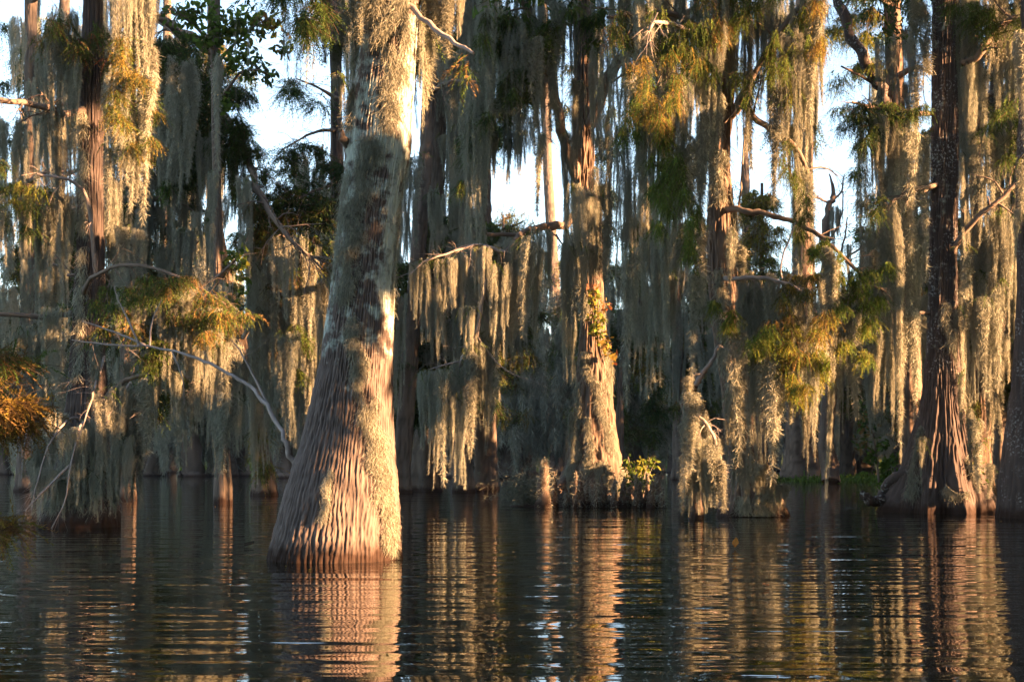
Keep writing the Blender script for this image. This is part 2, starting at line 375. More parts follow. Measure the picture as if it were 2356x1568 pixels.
# ------------------------------------------------------------ foliage
PAL = {'g': (0.085, 0.130, 0.030), 'd': (0.045, 0.075, 0.028), 'y': (0.20, 0.20, 0.035), 'l': (0.11, 0.16, 0.03),
       'o': (0.20, 0.125, 0.048), 'r': (0.25, 0.085, 0.04), 'b': (0.075, 0.085, 0.028), 'a': (0.24, 0.17, 0.04)}
def sprays(cent, rad, n, tone, g, leaf=0.075, lw=0.018, twig=0.42, per=16, droop=0.75):
    """feathery drooping cypress sprays scattered in an uneven ellipsoid"""
    q = g.normal(size=(n, 3)); q /= np.linalg.norm(q, axis=1, keepdims=True); q *= (g.random((n, 1)) ** 0.45)
    lump = N_A(q[:, 0] * 3 + cent[0] * 3 + 50, q[:, 2] * 3 + cent[2] * 2 + 50)
    q = q[lump > 0.36]; n = len(q)
    if n == 0: return []
    base = cent + q * np.asarray(rad)
    dr = np.stack([g.normal(size=n) * 0.6 + q[:, 0] * 0.5, g.normal(size=n) * 0.5, -droop + g.normal(size=n) * 0.35], 1); dr /= np.linalg.norm(dr, axis=1, keepdims=True)
    L = twig * g.uniform(0.5, 1.3, n)
    t = np.tile((np.arange(per) + 0.5) / per, n)
    B = np.repeat(base, per, 0); D = np.repeat(dr, per, 0); LL = np.repeat(L, per)
    pos = B + D * (LL * t)[:, None] + np.array([0, 0, -1]) * (LL * t * t * 0.35)[:, None]
    sd = np.cross(dr, g.normal(size=(n, 3))); sd /= np.linalg.norm(sd, axis=1, keepdims=True) + 1e-9
    sgn = np.where(np.arange(n * per) % 2 == 0, 1, -1)
    ld = np.repeat(sd, per, 0) * sgn[:, None] * 0.75 + D * 0.8 + g.normal(size=(n * per, 3)) * 0.18; ld[:, 2] -= 0.25; ld /= np.linalg.norm(ld, axis=1, keepdims=True)
    pal = np.array([PAL[c] for c in tone]); cc = pal[g.integers(0, len(tone), n)] * g.uniform(0.65, 1.35, (n, 1))
    col = np.repeat(cc, per, 0) * g.uniform(0.8, 1.2, (n * per, 1))
    ln = leaf * g.uniform(0.6, 1.2, n * per) * (1.1 - 0.5 * t)
    out = [ribbons(pos, ld, ln, np.full(n * per, lw), ln * 0.12, 1, col, g, 0.7)]
    tw = ribbons(base, dr, L, np.full(n, 0.008 * (leaf / 0.07)), L * 0.05, 3, np.tile([[0.12, 0.08, 0.05]], (n, 1)), g, 0.5)
    out.append(tw)
    return out
def broadleaves(cent, rad, n, tone, g, leaf=0.11, lw=0.055):
    q = g.normal(size=(n, 3)); q /= np.linalg.norm(q, axis=1, keepdims=True); q *= (g.random((n, 1)) ** 0.5)
    lump = N_B(q[:, 0] * 4 + cent[0] * 3 + 50, q[:, 2] * 4 + cent[2] * 2 + 50); q = q[lump > 0.45]; n = len(q)
    base = cent + q * np.asarray(rad)
    dr = g.normal(size=(n, 3)) + np.array([0, 0, -0.5]); dr /= np.linalg.norm(dr, axis=1, keepdims=True)
    side = np.cross(dr, g.normal(size=(n, 3))); side /= np.linalg.norm(side, axis=1, keepdims=True)
    ln = leaf * g.uniform(0.6, 1.2, n); w = lw * g.uniform(0.7, 1.2, n)
    k = [(0, 0.12), (0.35, 0.95), (0.7, 0.75), (1, 0.05)]
    V = np.empty((n, 8, 3))
    for i, (t, ww) in enumerate(k):
        p = base + dr * (ln * t)[:, None]; V[:, 2 * i] = p - side * (w * ww / 2)[:, None]; V[:, 2 * i + 1] = p + side * (w * ww / 2)[:, None]
    f = np.array([[2 * i, 2 * i + 1, 2 * i + 3, 2 * i + 2] for i in range(3)])[None] + (np.arange(n) * 8)[:, None, None]
    pal = np.array([PAL[c] for c in tone]); cc = pal[g.integers(0, len(tone), n)] * g.uniform(0.6, 1.4, (n, 1))
    return [(V.reshape(-1, 3), f.reshape(-1, 4), np.repeat(cc, 8, 0))]
def foliage(parent, clumps, seed, name='foliage', broad=False, **kw):
    """clumps: (u, v, ru, rv, d, n, tone)"""
    g = np.random.default_rng(seed); parts = []
    for (u, v, ru, rv, d, n, tone) in clumps:
        if not broad and n >= 50:                     # flat layered sprays rather than one round mass
            m = max(3, int(n / 22)); rw, rh = max(10, ru * .34), max(6, rv * .22)
            for _ in range(m):
                q = g.normal(size=2) * .55
                cc = P(u + q[0] * ru, v + q[1] * rv, d + g.normal() * .5); s = max(0.75, d / 40)
                parts += sprays(cc, (rw / F * d, .45, rh / F * d), int(n * 2.7 / m), tone, g, leaf=kw.get('leaf', 0.075) * s, lw=kw.get('lw', 0.020) * s, twig=kw.get('twig', 0.42) * s, per=kw.get('per', 16), droop=kw.get('droop', 0.75))
            continue
        n = int(n * 1.7); c = P(u, v, d); rad = (ru / F * d, max(0.35, (ru + rv) * 0.5 / F * d * 0.7), rv / F * d)
        k = kw.copy(); s = max(0.75, d / 40)
        if broad: parts += broadleaves(c, rad, int(n * .65), tone, g, leaf=k.get('leaf', 0.12) * s, lw=k.get('lw', 0.06) * s)
        else: parts += sprays(c, rad, n, tone, g, leaf=k.get('leaf', 0.075) * s, lw=k.get('lw', 0.020) * s, twig=k.get('twig', 0.42) * s, per=k.get('per', 16), droop=k.get('droop', 0.75))
    V, Fq, c = merge(parts)
    return add_world(name, V, Fq, M_LEAF, parent, {'col': c}, smooth=False)
def cling(parent, surf, bands, n, seed, fw=0.011, fl=0.14, tone=0.15, name='clinging_moss', out=0.05):
    """moss lying on a trunk: bands of [(u, v, halfwidth), ...] centre lines"""
    g = np.random.default_rng(seed); parts = []
    tot = sum(len(b) for b in bands)
    for b in bands:
        b = np.array(b, float); m = int(n * len(b) / tot)
        L = np.linspace(0, 1, len(b)); t = g.random(m)
        u = np.interp(t, L, b[:, 0]); v = np.interp(t, L, b[:, 1]); hw = np.interp(t, L, b[:, 2])
        off = g.normal(size=m) * 0.5
        off += 0.35 * np.sin(v * 0.07 + b[0, 0]); u = u + off * hw
        keep = N_B(u * 0.05 + 40, v * 0.018 + 30) > 0.25; u, v = u[keep], v[keep]; m = len(u)
        p = surf(u, v) + g.normal(size=(m, 3)) * np.array([0.01, 0.02, 0.02]) + np.array([0, -1, 0]) * g.uniform(0, out, m)[:, None]
        dr = np.stack([g.normal(size=m) * 0.38, g.normal(size=m) * 0.3 - 0.25, -np.ones(m)], 1); dr /= np.linalg.norm(dr, axis=1, keepdims=True)
        ln = fl * g.uniform(0.4, 1.5, m)
        parts.append(ribbons(p, dr, ln, fw * g.uniform(0.6, 1.3, m), ln * 0.3, 2, moss_colour(m, g, tone), g, 0.6))
    V, Fq, c = merge(parts)
    V[:, 2] = np.maximum(V[:, 2], 0.01)
    return add_world(name, V, Fq, M_MOSS, parent, {'col': c})
def tree_root(name, prof, d, label, cat='tree', group=None):
    p = max(prof); u = (p[1] + p[2]) / 2
    return root(name, ((u - CX) / F * d, d, 0), label, cat, group)

# ------------------------------------------------------------ water
def water_material():
    m, nt, out = new_mat('dark_swamp_water')
    tc = nd(nt, 'ShaderNodeNewGeometry')
    b = nd(nt, 'ShaderNodeBsdfPrincipled'); b.inputs['Base Color'].default_value = (0.007, 0.010, 0.006, 1)
    b.inputs['Roughness'].default_value = 0.012; b.inputs['IOR'].default_value = 1.45
    prev = None
    for sc, (mx, my), dist, st in ((1.0, (0.16, 0.8), 0.054, 0.7), (1.0, (0.55, 2.8), 0.024, 0.8), (1.0, (2.2, 9.0), 0.0022, 0.8)):
        mp = nd(nt, 'ShaderNodeMapping'); mp.inputs['Scale'].default_value = (mx, my, 1); mp.inputs['Rotation'].default_value = (0, 0, 0.06)
        nt.links.new(tc.outputs['Position'], mp.inputs[0])
        n = nd(nt, 'ShaderNodeTexNoise'); n.inputs['Scale'].default_value = sc; n.inputs['Detail'].default_value = 1.0; n.inputs['Distortion'].default_value = 0.4
        nt.links.new(mp.outputs[0], n.inputs[0])
        bp = nd(nt, 'ShaderNodeBump'); bp.inputs['Strength'].default_value = st; bp.inputs['Distance'].default_value = dist
        nt.links.new(n.outputs[0], bp.inputs['Height'])
        if prev: nt.links.new(prev.outputs[0], bp.inputs['Normal'])
        prev = bp
    nt.links.new(prev.outputs[0], b.inputs['Normal'])
    nt.links.new(b.outputs[0], out.inputs[0])
    return m
V = np.array([[-340, -110, 0], [340, -110, 0], [340, 620, 0], [-340, 620, 0]], float)
setup(link('water', make_mesh('water', V, [[0, 1, 2, 3]], water_material())), 'dark rippled swamp water reflecting trees', kind='structure')
m_, nt_, out_ = new_mat('lake_bed'); bb_ = nd(nt_, 'ShaderNodeBsdfDiffuse'); bb_.inputs[0].default_value = (0.05, 0.04, 0.03, 1); nt_.links.new(bb_.outputs[0], out_.inputs[0])
Vb = V.copy(); Vb[:, 2] = -1.2
setup(link('lake_bed', make_mesh('lake_bed', Vb, [[0, 1, 2, 3]], m_)), kind='structure')

# ============================================================ THE TREES
# ---- 1. big furrowed trunk in the middle left of the view
D1 = base_depth(1285)
prof1 = [(-60, 838, 972), (0, 835, 965), (100, 834, 957), (200, 816, 951), (270, 806, 946), (300, 798, 944), (330, 792, 945), (355, 793, 946), (385, 796, 936), (450, 786, 926), (550, 776, 915),
         (650, 765, 907), (750, 750, 904), (850, 735, 902), (900, 722, 902), (1000, 700, 903), (1050, 684, 906), (1100, 668, 911), (1150, 654, 915), (1200, 640, 917), (1250, 629, 918), (1285, 621, 917)]
T1 = tree_root('cypress_tree', prof1, D1, 'massive grey furrowed trunk flaring into the near water, crossed by a diagonal band of moss')
surf1 = trunk(T1, prof1, D1, M_BARK_MAIN, nth=620, dz=0.014, amp=0.017, ridges=124, flute=0.05, nfl=11, seed=3, flute_h=1.2,
              zone=[(0, -0.3), (1.5, -0.2), (2.6, 0.25), (3.3, 0.8), (5.5, 0.8), (7.5, 0.5)], top=15)
cling(T1, surf1, [[(862, 330, 22), (836, 400, 30), (822, 480, 34), (812, 560, 26), (806, 640, 20), (806, 700, 14)]], 9000, 11, fw=0.006, fl=0.10)
cling(T1, surf1, [[(795, 400, 8), (785, 520, 8), (775, 600, 7), (768, 700, 4)]], 1500, 12, fw=0.006, fl=0.08)
cling(T1, surf1, [[(804, 640, 12), (814, 740, 14), (832, 830, 17), (846, 900, 17), (862, 980, 18), (880, 1060, 20), (895, 1130, 20), (905, 1200, 16), (912, 1275, 12)]], 20000, 13, fw=0.0065, fl=0.075, tone=0.3)
cling(T1, surf1, [[(775, 1080, 6), (768, 1130, 8), (760, 1190, 9)]], 1300, 14, fw=0.006, fl=0.07, tone=0.3)
cling(T1, surf1, [[(925, 0, 22), (925, 120, 24), (905, 220, 22), (900, 300, 16)], [(800, 200, 10), (808, 300, 8)], [(870, 0, 20), (880, 110, 14)]], 11000, 15, fw=0.007, fl=0.14, tone=0.2)
cling(T1, surf1, [[(938, 400, 7), (926, 520, 6), (912, 620, 5), (905, 720, 5)]], 1200, 16, fw=0.006, fl=0.08)
limb(T1, [(900, -30, D1), (985, 55, D1 - .6), (1060, 105, D1 - 1.1), (1090, 122, D1 - 1.4)], 0.045, 0.015, M_TWIG, seed=4)
limb(T1, [(920, 20, D1), (1000, -60, D1 - .2), (1120, -110, D1 - .4)], 0.10, 0.05, seed=5)
limb(T1, [(850, 10, D1), (780, -60, D1 - .3), (680, -80, D1 - .5)], 0.09, 0.04, seed=6)
limb(T1, [(812, 345, D1 - .1), (790, 320, D1 - .3), (786, 300, D1 - .35)], 0.07, 0.035, seed=7)
hang_list(T1, D1, [(755, -40, 200, 26, 'rope'), (772, 90, 250, 20, 'rope'), (806, -40, 215, 36, 'rope'), (790, 30, 180, 30), (842, -30, 130, 34), (690, -30, 240, 34, 'wisp'), (660, -20, 270, 26, 'wisp'), (722, 0, 250, 40, 'wisp'),
                   (945, -40, 190, 40, 'rope'), (975, -40, 265, 44), (1005, -30, 190, 40), (1035, -40, 150, 40), (990, 90, 300, 22, 'rope'), (1050, -40, 120, 36), (965, 20, 330, 22, 'wisp')], 0.35)
hang(T1, 783, 170, 268, 26, D1 - .3, 'shag')
limb(T1, [(735, 1140, D1 + .1), (672, 1060, D1 + .1), (655, 1010, D1 + .1), (615, 932, D1 + .5), (560, 880, D1 + .9), (500, 846, D1 + 1.2), (420, 812, D1 + 1.6), (340, 797, D1 + 2), (245, 792, D1 + 2.3), (165, 782, D1 + 2.6)], 0.038, 0.008, M_TWIG, seed=8, wob=0.45, nseg=10, twigs=9, twl=.35)
limb(T1, [(340, 797, D1 + 2), (290, 775, D1 + 2.1), (240, 755, D1 + 2.2), (188, 738, D1 + 2.3)], 0.022, 0.007, M_TWIG, seed=9, name='twig')
limb(T1, [(320, 797, D1 + 2), (300, 745, D1 + 2.1), (272, 690, D1 + 2.2), (262, 655, D1 + 2.2)], 0.018, 0.006, M_TWIG, seed=10, name='twig')
limb(T1, [(345, 797, D1 + 2), (350, 740, D1 + 2.1), (372, 690, D1 + 2.2)], 0.016, 0.006, M_TWIG, seed=11, name='twig')
limb(T1, [(395, 805, D1 + 1.7), (420, 870, D1 + 1.6), (425, 930, D1 + 1.7)], 0.013, 0.005, M_TWIG, seed=12, name='twig', twigs=2, twl=.4)
limb(T1, [(620, 940, D1 + .6), (560, 820, D1 + .8), (530, 780, D1 + .8)], 0.018, 0.006, M_TWIG, seed=13, name='twig', twigs=3, twl=.5)
foliage(T1, [(690, 5, 60, 50, D1 - .5, 130, 'ddg'), (1070, 150, 20, 30, D1 - 1, 16, 'go')], 21, leaf=0.08)

# ---- 2. left tree with grey bark under its drapes, dead twigs at its foot
D2 = base_depth(1210)
prof2 = [(-60, 196, 236), (0, 194, 236), (200, 186, 236), (400, 182, 236), (600, 176, 238), (800, 163, 240), (950, 150, 246), (1050, 130, 256), (1120, 112, 264), (1170, 92, 272), (1210, 78, 276)]
T2 = tree_root('cypress_tree', prof2, D2, 'shadowed left tree with gold sunlit moss cascade above and pale dead twigs at its foot')
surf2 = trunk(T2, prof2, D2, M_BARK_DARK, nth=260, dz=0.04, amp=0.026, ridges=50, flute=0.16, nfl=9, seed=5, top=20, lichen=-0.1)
cling(T2, surf2, [[(195, 250, 12), (200, 500, 10), (190, 900, 16)], [(150, 960, 14), (120, 1080, 20), (110, 1170, 24)], [(230, 940, 14), (240, 1060, 20), (255, 1160, 24)], [(180, 1050, 20), (190, 1150, 20)], [(150, 1080, 20), (150, 1170, 20)], [(215, 1090, 20), (220, 1170, 20)]], 20000, 22, fw=0.010, fl=0.16)
limb(T2, [(210, 250, D2), (150, 262, D2 - .6), (100, 245, D2 - 1), (-30, 228, D2 - 1.6)], 0.085, 0.05, seed=31, twigs=6)
limb(T2, [(215, -20, D2), (290, -60, D2 - 1.4), (340, -30, D2 - 2)], 0.12, 0.05, seed=32)
limb(T2, [(225, 700, D2), (205, 480, D2 - .6), (170, 420, D2 - 1), (85, 400, D2 - 1.3)], 0.05, 0.02, M_TWIG, seed=33, twigs=8)
limb(T2, [(170, 722, D2), (90, 728, D2 - .4), (-20, 722, D2 - .8)], 0.06, 0.045, seed=34)
limb(T2, [(190, 690, D2), (210, 640, D2 - 1), (300, 610, D2 - 1.6), (420, 640, D2 - 2), (520, 700, D2 - 2.2)], 0.05, 0.015, seed=35, twigs=22, twl=.8)
limb(T2, [(230, 930, D2), (265, 895, D2 - .6), (300, 870, D2 - 1), (380, 850, D2 - 1.2)], 0.07, 0.03, seed=36, twigs=8, twl=.5)
for i, q in enumerate([[(210, 990, D2), (170, 960, D2 - 1), (120, 1010, D2 - 1.4), (85, 1110, D2 - 1.5), (72, 1180, D2 - 1.5)], [(220, 1000, D2), (190, 970, D2 - 1.3), (165, 1060, D2 - 1.7), (150, 1150, D2 - 1.7), (118, 1215, D2 - 1.7)],
                        [(170, 1060, D2 - 1.6), (120, 1110, D2 - 1.8), (80, 1150, D2 - 1.9), (58, 1175, D2 - 1.9)], [(300, 880, D2 - 1), (330, 940, D2 - 1.3), (345, 1010, D2 - 1.4)],
                        [(300, 880, D2 - 1), (275, 920, D2 - 1.3), (262, 960, D2 - 1.4)], [(240, 820, D2), (222, 880, D2 - 1.5), (204, 940, D2 - 1.6), (180, 1010, D2 - 1.7)],
                        [(380, 860, D2 - 1.3), (440, 870, D2 - 1.5), (500, 900, D2 - 1.6)], [(90, 930, D2 - .5), (60, 1000, D2 - 1), (50, 1100, D2 - 1.2)]]):
    limb(T2, q, 0.030, 0.007, M_TWIG, seed=40 + i, name='dead_twig', twigs=9, twl=.55, wob=.3)
hang_list(T2, D2 - 1.8, [(300, -60, 300, 80), (325, -40, 340, 60), (325, 240, 565, 36, 'rope'), (338, 160, 420, 32, 'rope'), (268, 150, 440, 50), (245, 330, 600, 26, 'rope'), (262, 220, 470, 30, 'rope'), (280, 330, 500, 24, 'rope'), (298, 300, 520, 22, 'rope'), (345, 100, 300, 34, 'rope'), (310, 340, 480, 24, 'rope'), (280, -60, 200, 60), (338, -60, 200, 50)], 0.3)
hang_list(T2, D2, [(120, 60, 330, 60), (160, 120, 430, 50), (110, 250, 420, 60), (150, 260, 560, 50), (190, 330, 620, 40), (140, 430, 740, 60), (105, 430, 700, 50), (210, 500, 700, 30), (245, 400, 760, 50), (270, 470, 700, 60),
                   (300, 520, 660, 60), (130, 700, 960, 70), (90, 740, 1000, 60), (180, 740, 930, 40), (60, 750, 980, 60), (40, 440, 700, 60), (20, 260, 640, 60), (210, 130, 400, 40), (250, 60, 330, 60), (180, 20, 300, 50)], 1.0)
hang_list(T2, D2 - 1.2, [(130, 940, 1150, 60), (100, 1000, 1190, 50), (170, 980, 1170, 60), (210, 960, 1160, 60), (245, 900, 1190, 60), (270, 880, 1130, 56), (300, 880, 1195, 36), (316, 900, 1200, 26, 'rope'), (330, 860, 1100, 46), (215, 780, 1000, 30, 'rope'), (225, 760, 880, 24, 'rope'), (360, 850, 1000, 36), (75, 1050, 1200, 30), (285, 1000, 1170, 40), (100, 1070, 1200, 40), (140, 1090, 1205, 44), (185, 1070, 1196, 40), (225, 1080, 1205, 44), (262, 1060, 1200, 40)], 0.4)
hang_list(T2, D2 - 2.0, [(400, 690, 930, 60), (440, 720, 860, 50), (360, 700, 860, 50), (480, 700, 900, 50), (520, 700, 960, 36), (300, 700, 850, 60), (420, 650, 780, 60), (500, 780, 960, 40), (460, 800, 1000, 50), (400, 850, 1010, 40)], 0.5)
foliage(T2, [(130, 60, 60, 70, D2 - .8, 260, 'bbgo'), (200, 110, 50, 50, D2 - 1, 150, 'bgbr'), (285, 120, 34, 60, D2 - 2.1, 90, 'ab'), (270, 200, 42, 60, D2 - 2.2, 150, 'ablb'), (300, 170, 30, 70, D2 - 2.3, 60, 'ba'), (318, 320, 30, 40, D2 - 2, 60, 'bag'), (60, 440, 60, 40, D2 - 1, 170, 'bbgy'), (30, 480, 50, 60, D2 - 1, 150, 'gdd'), (360, 240, 26, 40, D2 - 1, 60, 'bga')], 23)
foliage(T2, [(430, 720, 95, 60, D2 - 2.2, 340, 'gbobgd'), (500, 750, 50, 40, D2 - 2.2, 120, 'oagb'), (350, 660, 90, 30, D2 - 2.2, 170, 'ggbd'), (360, 820, 60, 30, D2 - 1.8, 90, 'lgb'), (330, 740, 60, 36, D2 - 2.1, 120, 'bogb'), (255, 680, 36, 30, D2 - 1.6, 60, 'gdl'), (410, 640, 70, 26, D2 - 2.1, 90, 'gbo')], 24, twig=.34)

# ---- 3. draped tree whose limb slopes down beside the pale gap of sky
D3 = base_depth(1135) * 0.78
prof3 = [(-60, 478, 506), (200, 480, 508), (600, 486, 512), (800, 576, 600), (1000, 590, 616), (1060, 588, 622), (1110, 578, 634), (1150, 572, 640)]
prof3 = [(-60, 590, 612), (200, 590, 612), (500, 590, 614), (800, 592, 616), (1000, 590, 618), (1060, 586, 624), (1100, 580, 632), (1140, 574, 638)]
D3 = base_depth(1140)
prof3 = [(60, 478, 500), (200, 480, 504), (500, 486, 508), (700, 520, 545), (900, 575, 600), (1000, 588, 616), (1060, 586, 624), (1100, 580, 632), (1140, 574, 638)]
T3 = tree_root('cypress_tree', prof3, D3, 'draped thin-trunked tree whose limb slopes down the left side of the pale sky gap')
trunk(T3, prof3, D3, M_BARK, nth=90, dz=0.12, amp=0.025, ridges=20, flute=0.2, seed=6, top=34)
limb(T3, [(490, 120, D3), (400, 60, D3 - 8), (350, 40, D3 - 10), (280, 60, D3 - 12)], 0.2, 0.08, seed=50, twigs=16, twl=1.2)
limb(T3, [(490, 160, D3), (500, 240, D3 - 5), (560, 340, D3 - 8), (600, 450, D3 - 10), (660, 540, D3 - 11), (745, 620, D3 - 11)], 0.2, 0.03, seed=51, twigs=30, twl=1.1)
limb(T3, [(560, 780, D3), (640, 620, D3 - 5), (700, 560, D3 - 8), (640, 540, D3 - 9)], 0.09, 0.03, M_TWIG, seed=52, twigs=16, twl=1.0)
DD = D3 - 9
hang_list(T3, DD, [(370, 90, 420, 70), (420, 130, 480, 70), (470, 180, 520, 60), (390, 250, 560, 70), (440, 300, 640, 60), (485, 300, 680, 50), (400, 420, 700, 60), (360, 350, 640, 60), (520, 300, 500, 50), (545, 360, 560, 40, 'big'), (560, 400, 700, 40), (500, 450, 640, 40), (470, 480, 700, 60), (430, 520, 720, 50), (495, 500, 690, 30), (380, 560, 700, 60),
                    (590, 440, 800, 60), (600, 520, 1000, 60), (585, 600, 1110, 44, 'long'), (612, 650, 1080, 50, 'long'), (650, 540, 760, 60), (690, 580, 860, 60), (650, 700, 960, 50), (700, 650, 960, 50), (730, 640, 1000, 50), (665, 760, 1060, 50), (715, 800, 1050, 40), (640, 600, 900, 60), (745, 700, 980, 30), (680, 880, 1070, 40)], 2.0)
hang_list(T3, D3 - 2, [(460, 760, 1040, 60), (520, 780, 1020, 60), (400, 800, 1060, 60), (560, 800, 1010, 50), (430, 860, 1070, 50), (490, 880, 1060, 60), (540, 900, 1060, 44), (370, 820, 1050, 50), (600, 900, 1120, 40), (350, 860, 1040, 50)], 3)
foliage(T3, [(380, 110, 60, 50, DD, 420, 'ddg'), (440, 170, 60, 60, DD, 480, 'dgd'), (500, 240, 50, 70, DD, 460, 'ddgb'), (545, 330, 46, 70, DD, 420, 'dgb'), (470, 300, 60, 80, DD + 1, 300, 'ddg'), (420, 260, 60, 90, DD + 1, 300, 'ddg'), (575, 420, 40, 60, DD, 240, 'bgb'), (590, 470, 36, 40, DD, 120, 'bog'), (630, 530, 60, 50, DD, 240, 'bbgo'), (700, 600, 60, 50, DD, 200, 'bbog'), (520, 620, 40, 50, DD + 2, 120, 'gy'), (690, 780, 30, 50, DD, 90, 'gbl'), (640, 700, 40, 50, DD, 90, 'obb'), (595, 990, 34, 60, D3 - 2, 120, 'yagb'), (420, 440, 60, 100, DD + 2, 200, 'ddg'), (345, 480, 40, 90, DD, 120, 'gdg'), (480, 400, 40, 80, DD + 2, 150, 'dgd')], 53, leaf=.085)

# ---- 4. islet tree in the centre, with climbing vine, knees and a leafy plant
D4 = base_depth(1162)
prof4 = [(-60, 1318, 1368), (0, 1318, 1366), (150, 1322, 1364), (300, 1322, 1366), (420, 1316, 1366), (500, 1318, 1384), (600, 1330, 1384), (700, 1340, 1388), (800, 1332, 1396), (870, 1326, 1410), (930, 1320, 1414), (1000, 1314, 1424), (1050, 1306, 1436), (1100, 1292, 1446), (1140, 1278, 1460), (1165, 1270, 1470)]
T4 = tree_root('cypress_tree', prof4, D4, 'central golden-lit cypress on a root islet, orange vine climbing its moss-twisted trunk')
surf4 = trunk(T4, prof4, D4, M_BARK, nth=260, dz=0.04, amp=0.045, ridges=26, flute=0.28, nfl=8, seed=8, flute_h=2.2, top=24)
cling(T4, surf4, [[(1340, 810, 8), (1350, 850, 10), (1372, 900, 12), (1385, 960, 11), (1400, 1020, 11), (1425, 1080, 13), (1440, 1120, 14)], [(1408, 800, 7), (1404, 860, 9), (1398, 910, 9)], [(1350, 960, 6), (1352, 1030, 9), (1350, 1080, 8)], [(1330, 880, 6), (1328, 960, 6), (1322, 1040, 9), (1300, 1120, 18)], [(1380, 1060, 24), (1400, 1110, 34), (1440, 1140, 24)], [(1378, 640, 7), (1386, 760, 8), (1396, 830, 9)]], 26000, 25, fw=0.011, fl=0.13, tone=0.3)
cling(T4, surf4, [[(1328, 450, 10), (1330, 600, 8), (1345, 720, 6)], [(1362, 470, 14), (1368, 620, 12)]], 7000, 26, fw=0.013, fl=0.25)
for i, (uu, u2) in enumerate([(1290, 1240), (1330, 1322), (1400, 1412), (1440, 1500), (1420, 1462), (1375, 1380)]):
    limb(T4, [(uu * .5 + 1360 * .5, 1080, D4), (uu, 1120, D4 - .6), (u2, 1160, D4 - 1.4), (u2, 1190, D4 - 2)], 0.15, 0.10, M_BARK, name='buttress_root', seed=60 + i, nseg=14)
limb(T4, [(1345, 470, D4), (1300, 515, D4 - .5), (1250, 520, D4 - 2), (1200, 540, D4 - 3.4), (1160, 580, D4 - 3.9)], 0.16, 0.06, seed=66, twigs=4)
limb(T4, [(1260, 522, D4 - 1), (1200, 537, D4 - 1), (1120, 540, D4 - 1.2)], 0.09, 0.05, seed=67)
limb(T4, [(1160, 580, D4 - 3.9), (1130, 570, D4 - 3.9), (1100, 562, D4 - 3.9), (1060, 575, D4 - 4), (1030, 600, D4 - 4)], 0.05, 0.012, M_TWIG, seed=68, twigs=8)
limb(T4, [(1335, 430, D4), (1290, 300, D4 - .8), (1260, 120, D4 - 2), (1200, 0, D4 - 3), (1130, -60, D4 - 4)], 0.18, 0.08, seed=69, twigs=10, twl=1.5)
limb(T4, [(1350, 300, D4), (1420, 150, D4 - 1.5), (1500, 60, D4 - 3), (1600, 20, D4 - 4)], 0.18, 0.07, seed=70, twigs=10, twl=1.5)
limb(T4, [(1340, 60, D4), (1220, -20, D4 - 2), (1080, -30, D4 - 3)], 0.14, 0.07, seed=71)
limb(T4, [(1280, 540, D4 - 1), (1320, 610, D4 - 1.5), (1310, 700, D4 - 1.6)], 0.03, 0.01, M_TWIG, seed=72, name='twig')
hang_list(T4, D4 - 2.5, [(1238, 60, 420, 34), (1256, -20, 330, 40), (1246, 300, 520, 24), (1075, -40, 250, 50), (1080, 230, 640, 50), (1100, 150, 700, 56, 'long'), (1120, -30, 420, 50), (1145, 20, 300, 50), (1160, 130, 500, 50), (1125, 300, 430, 40), (1185, 40, 430, 46), (1190, 300, 420, 50), (1215, -20, 330, 50), (1205, 260, 400, 40), (1232, 80, 330, 30), (1250, -20, 300, 46), (1280, -20, 400, 40), (1270, 100, 290, 30),
                           (1305, -40, 330, 46), (1302, 300, 620, 40, 'big'), (1320, 420, 700, 50), (1298, 520, 860, 36, 'long'), (1322, 560, 840, 44, 'long'), (1330, 180, 440, 36), (1345, 430, 640, 50), (1380, 380, 640, 46), (1372, 100, 420, 40), (1392, -40, 380, 50), (1400, 250, 560, 40), (1360, 560, 690, 30), (1395, 440, 700, 26), (1312, 700, 920, 36, 'long')], 1.2)
hang_list(T4, D4 - 4.0, [(1110, 565, 720, 46), (1105, 560, 800, 30), (1135, 570, 900, 44), (1160, 560, 860, 60), (1180, 548, 720, 50), (1175, 560, 800, 30, 'rope'), (1150, 600, 880, 40), (1195, 545, 760, 40), (1125, 640, 860, 30, 'rope'), (1230, 520, 860, 34), (1215, 540, 820, 30, 'rope'), (1255, 525, 720, 34)], .6)
limb(T4, [(1100, 562, D4 - 3.8), (1040, 580, D4 - 4.1), (980, 600, D4 - 4.3), (945, 630, D4 - 4.4)], .04, .012, M_TWIG, seed=751, twigs=6)
limb(T4, [(1130, 570, D4 - 3.7), (1112, 680, D4 - 3.9), (1095, 770, D4 - 4.0), (1060, 830, D4 - 4.1), (1048, 900, D4 - 4.1)], .07, .03, M_TWIG, seed=752, twigs=14, twl=.7)
limb(T4, [(1095, 770, D4 - 4.0), (1140, 830, D4 - 4.0), (1180, 860, D4 - 4.0), (1240, 880, D4 - 3.9)], .03, .01, M_TWIG, seed=753, twigs=6)
limb(T4, [(1060, 830, D4 - 4.1), (1020, 840, D4 - 4.3), (985, 850, D4 - 4.3)], .03, .012, M_TWIG, seed=754, twigs=5)
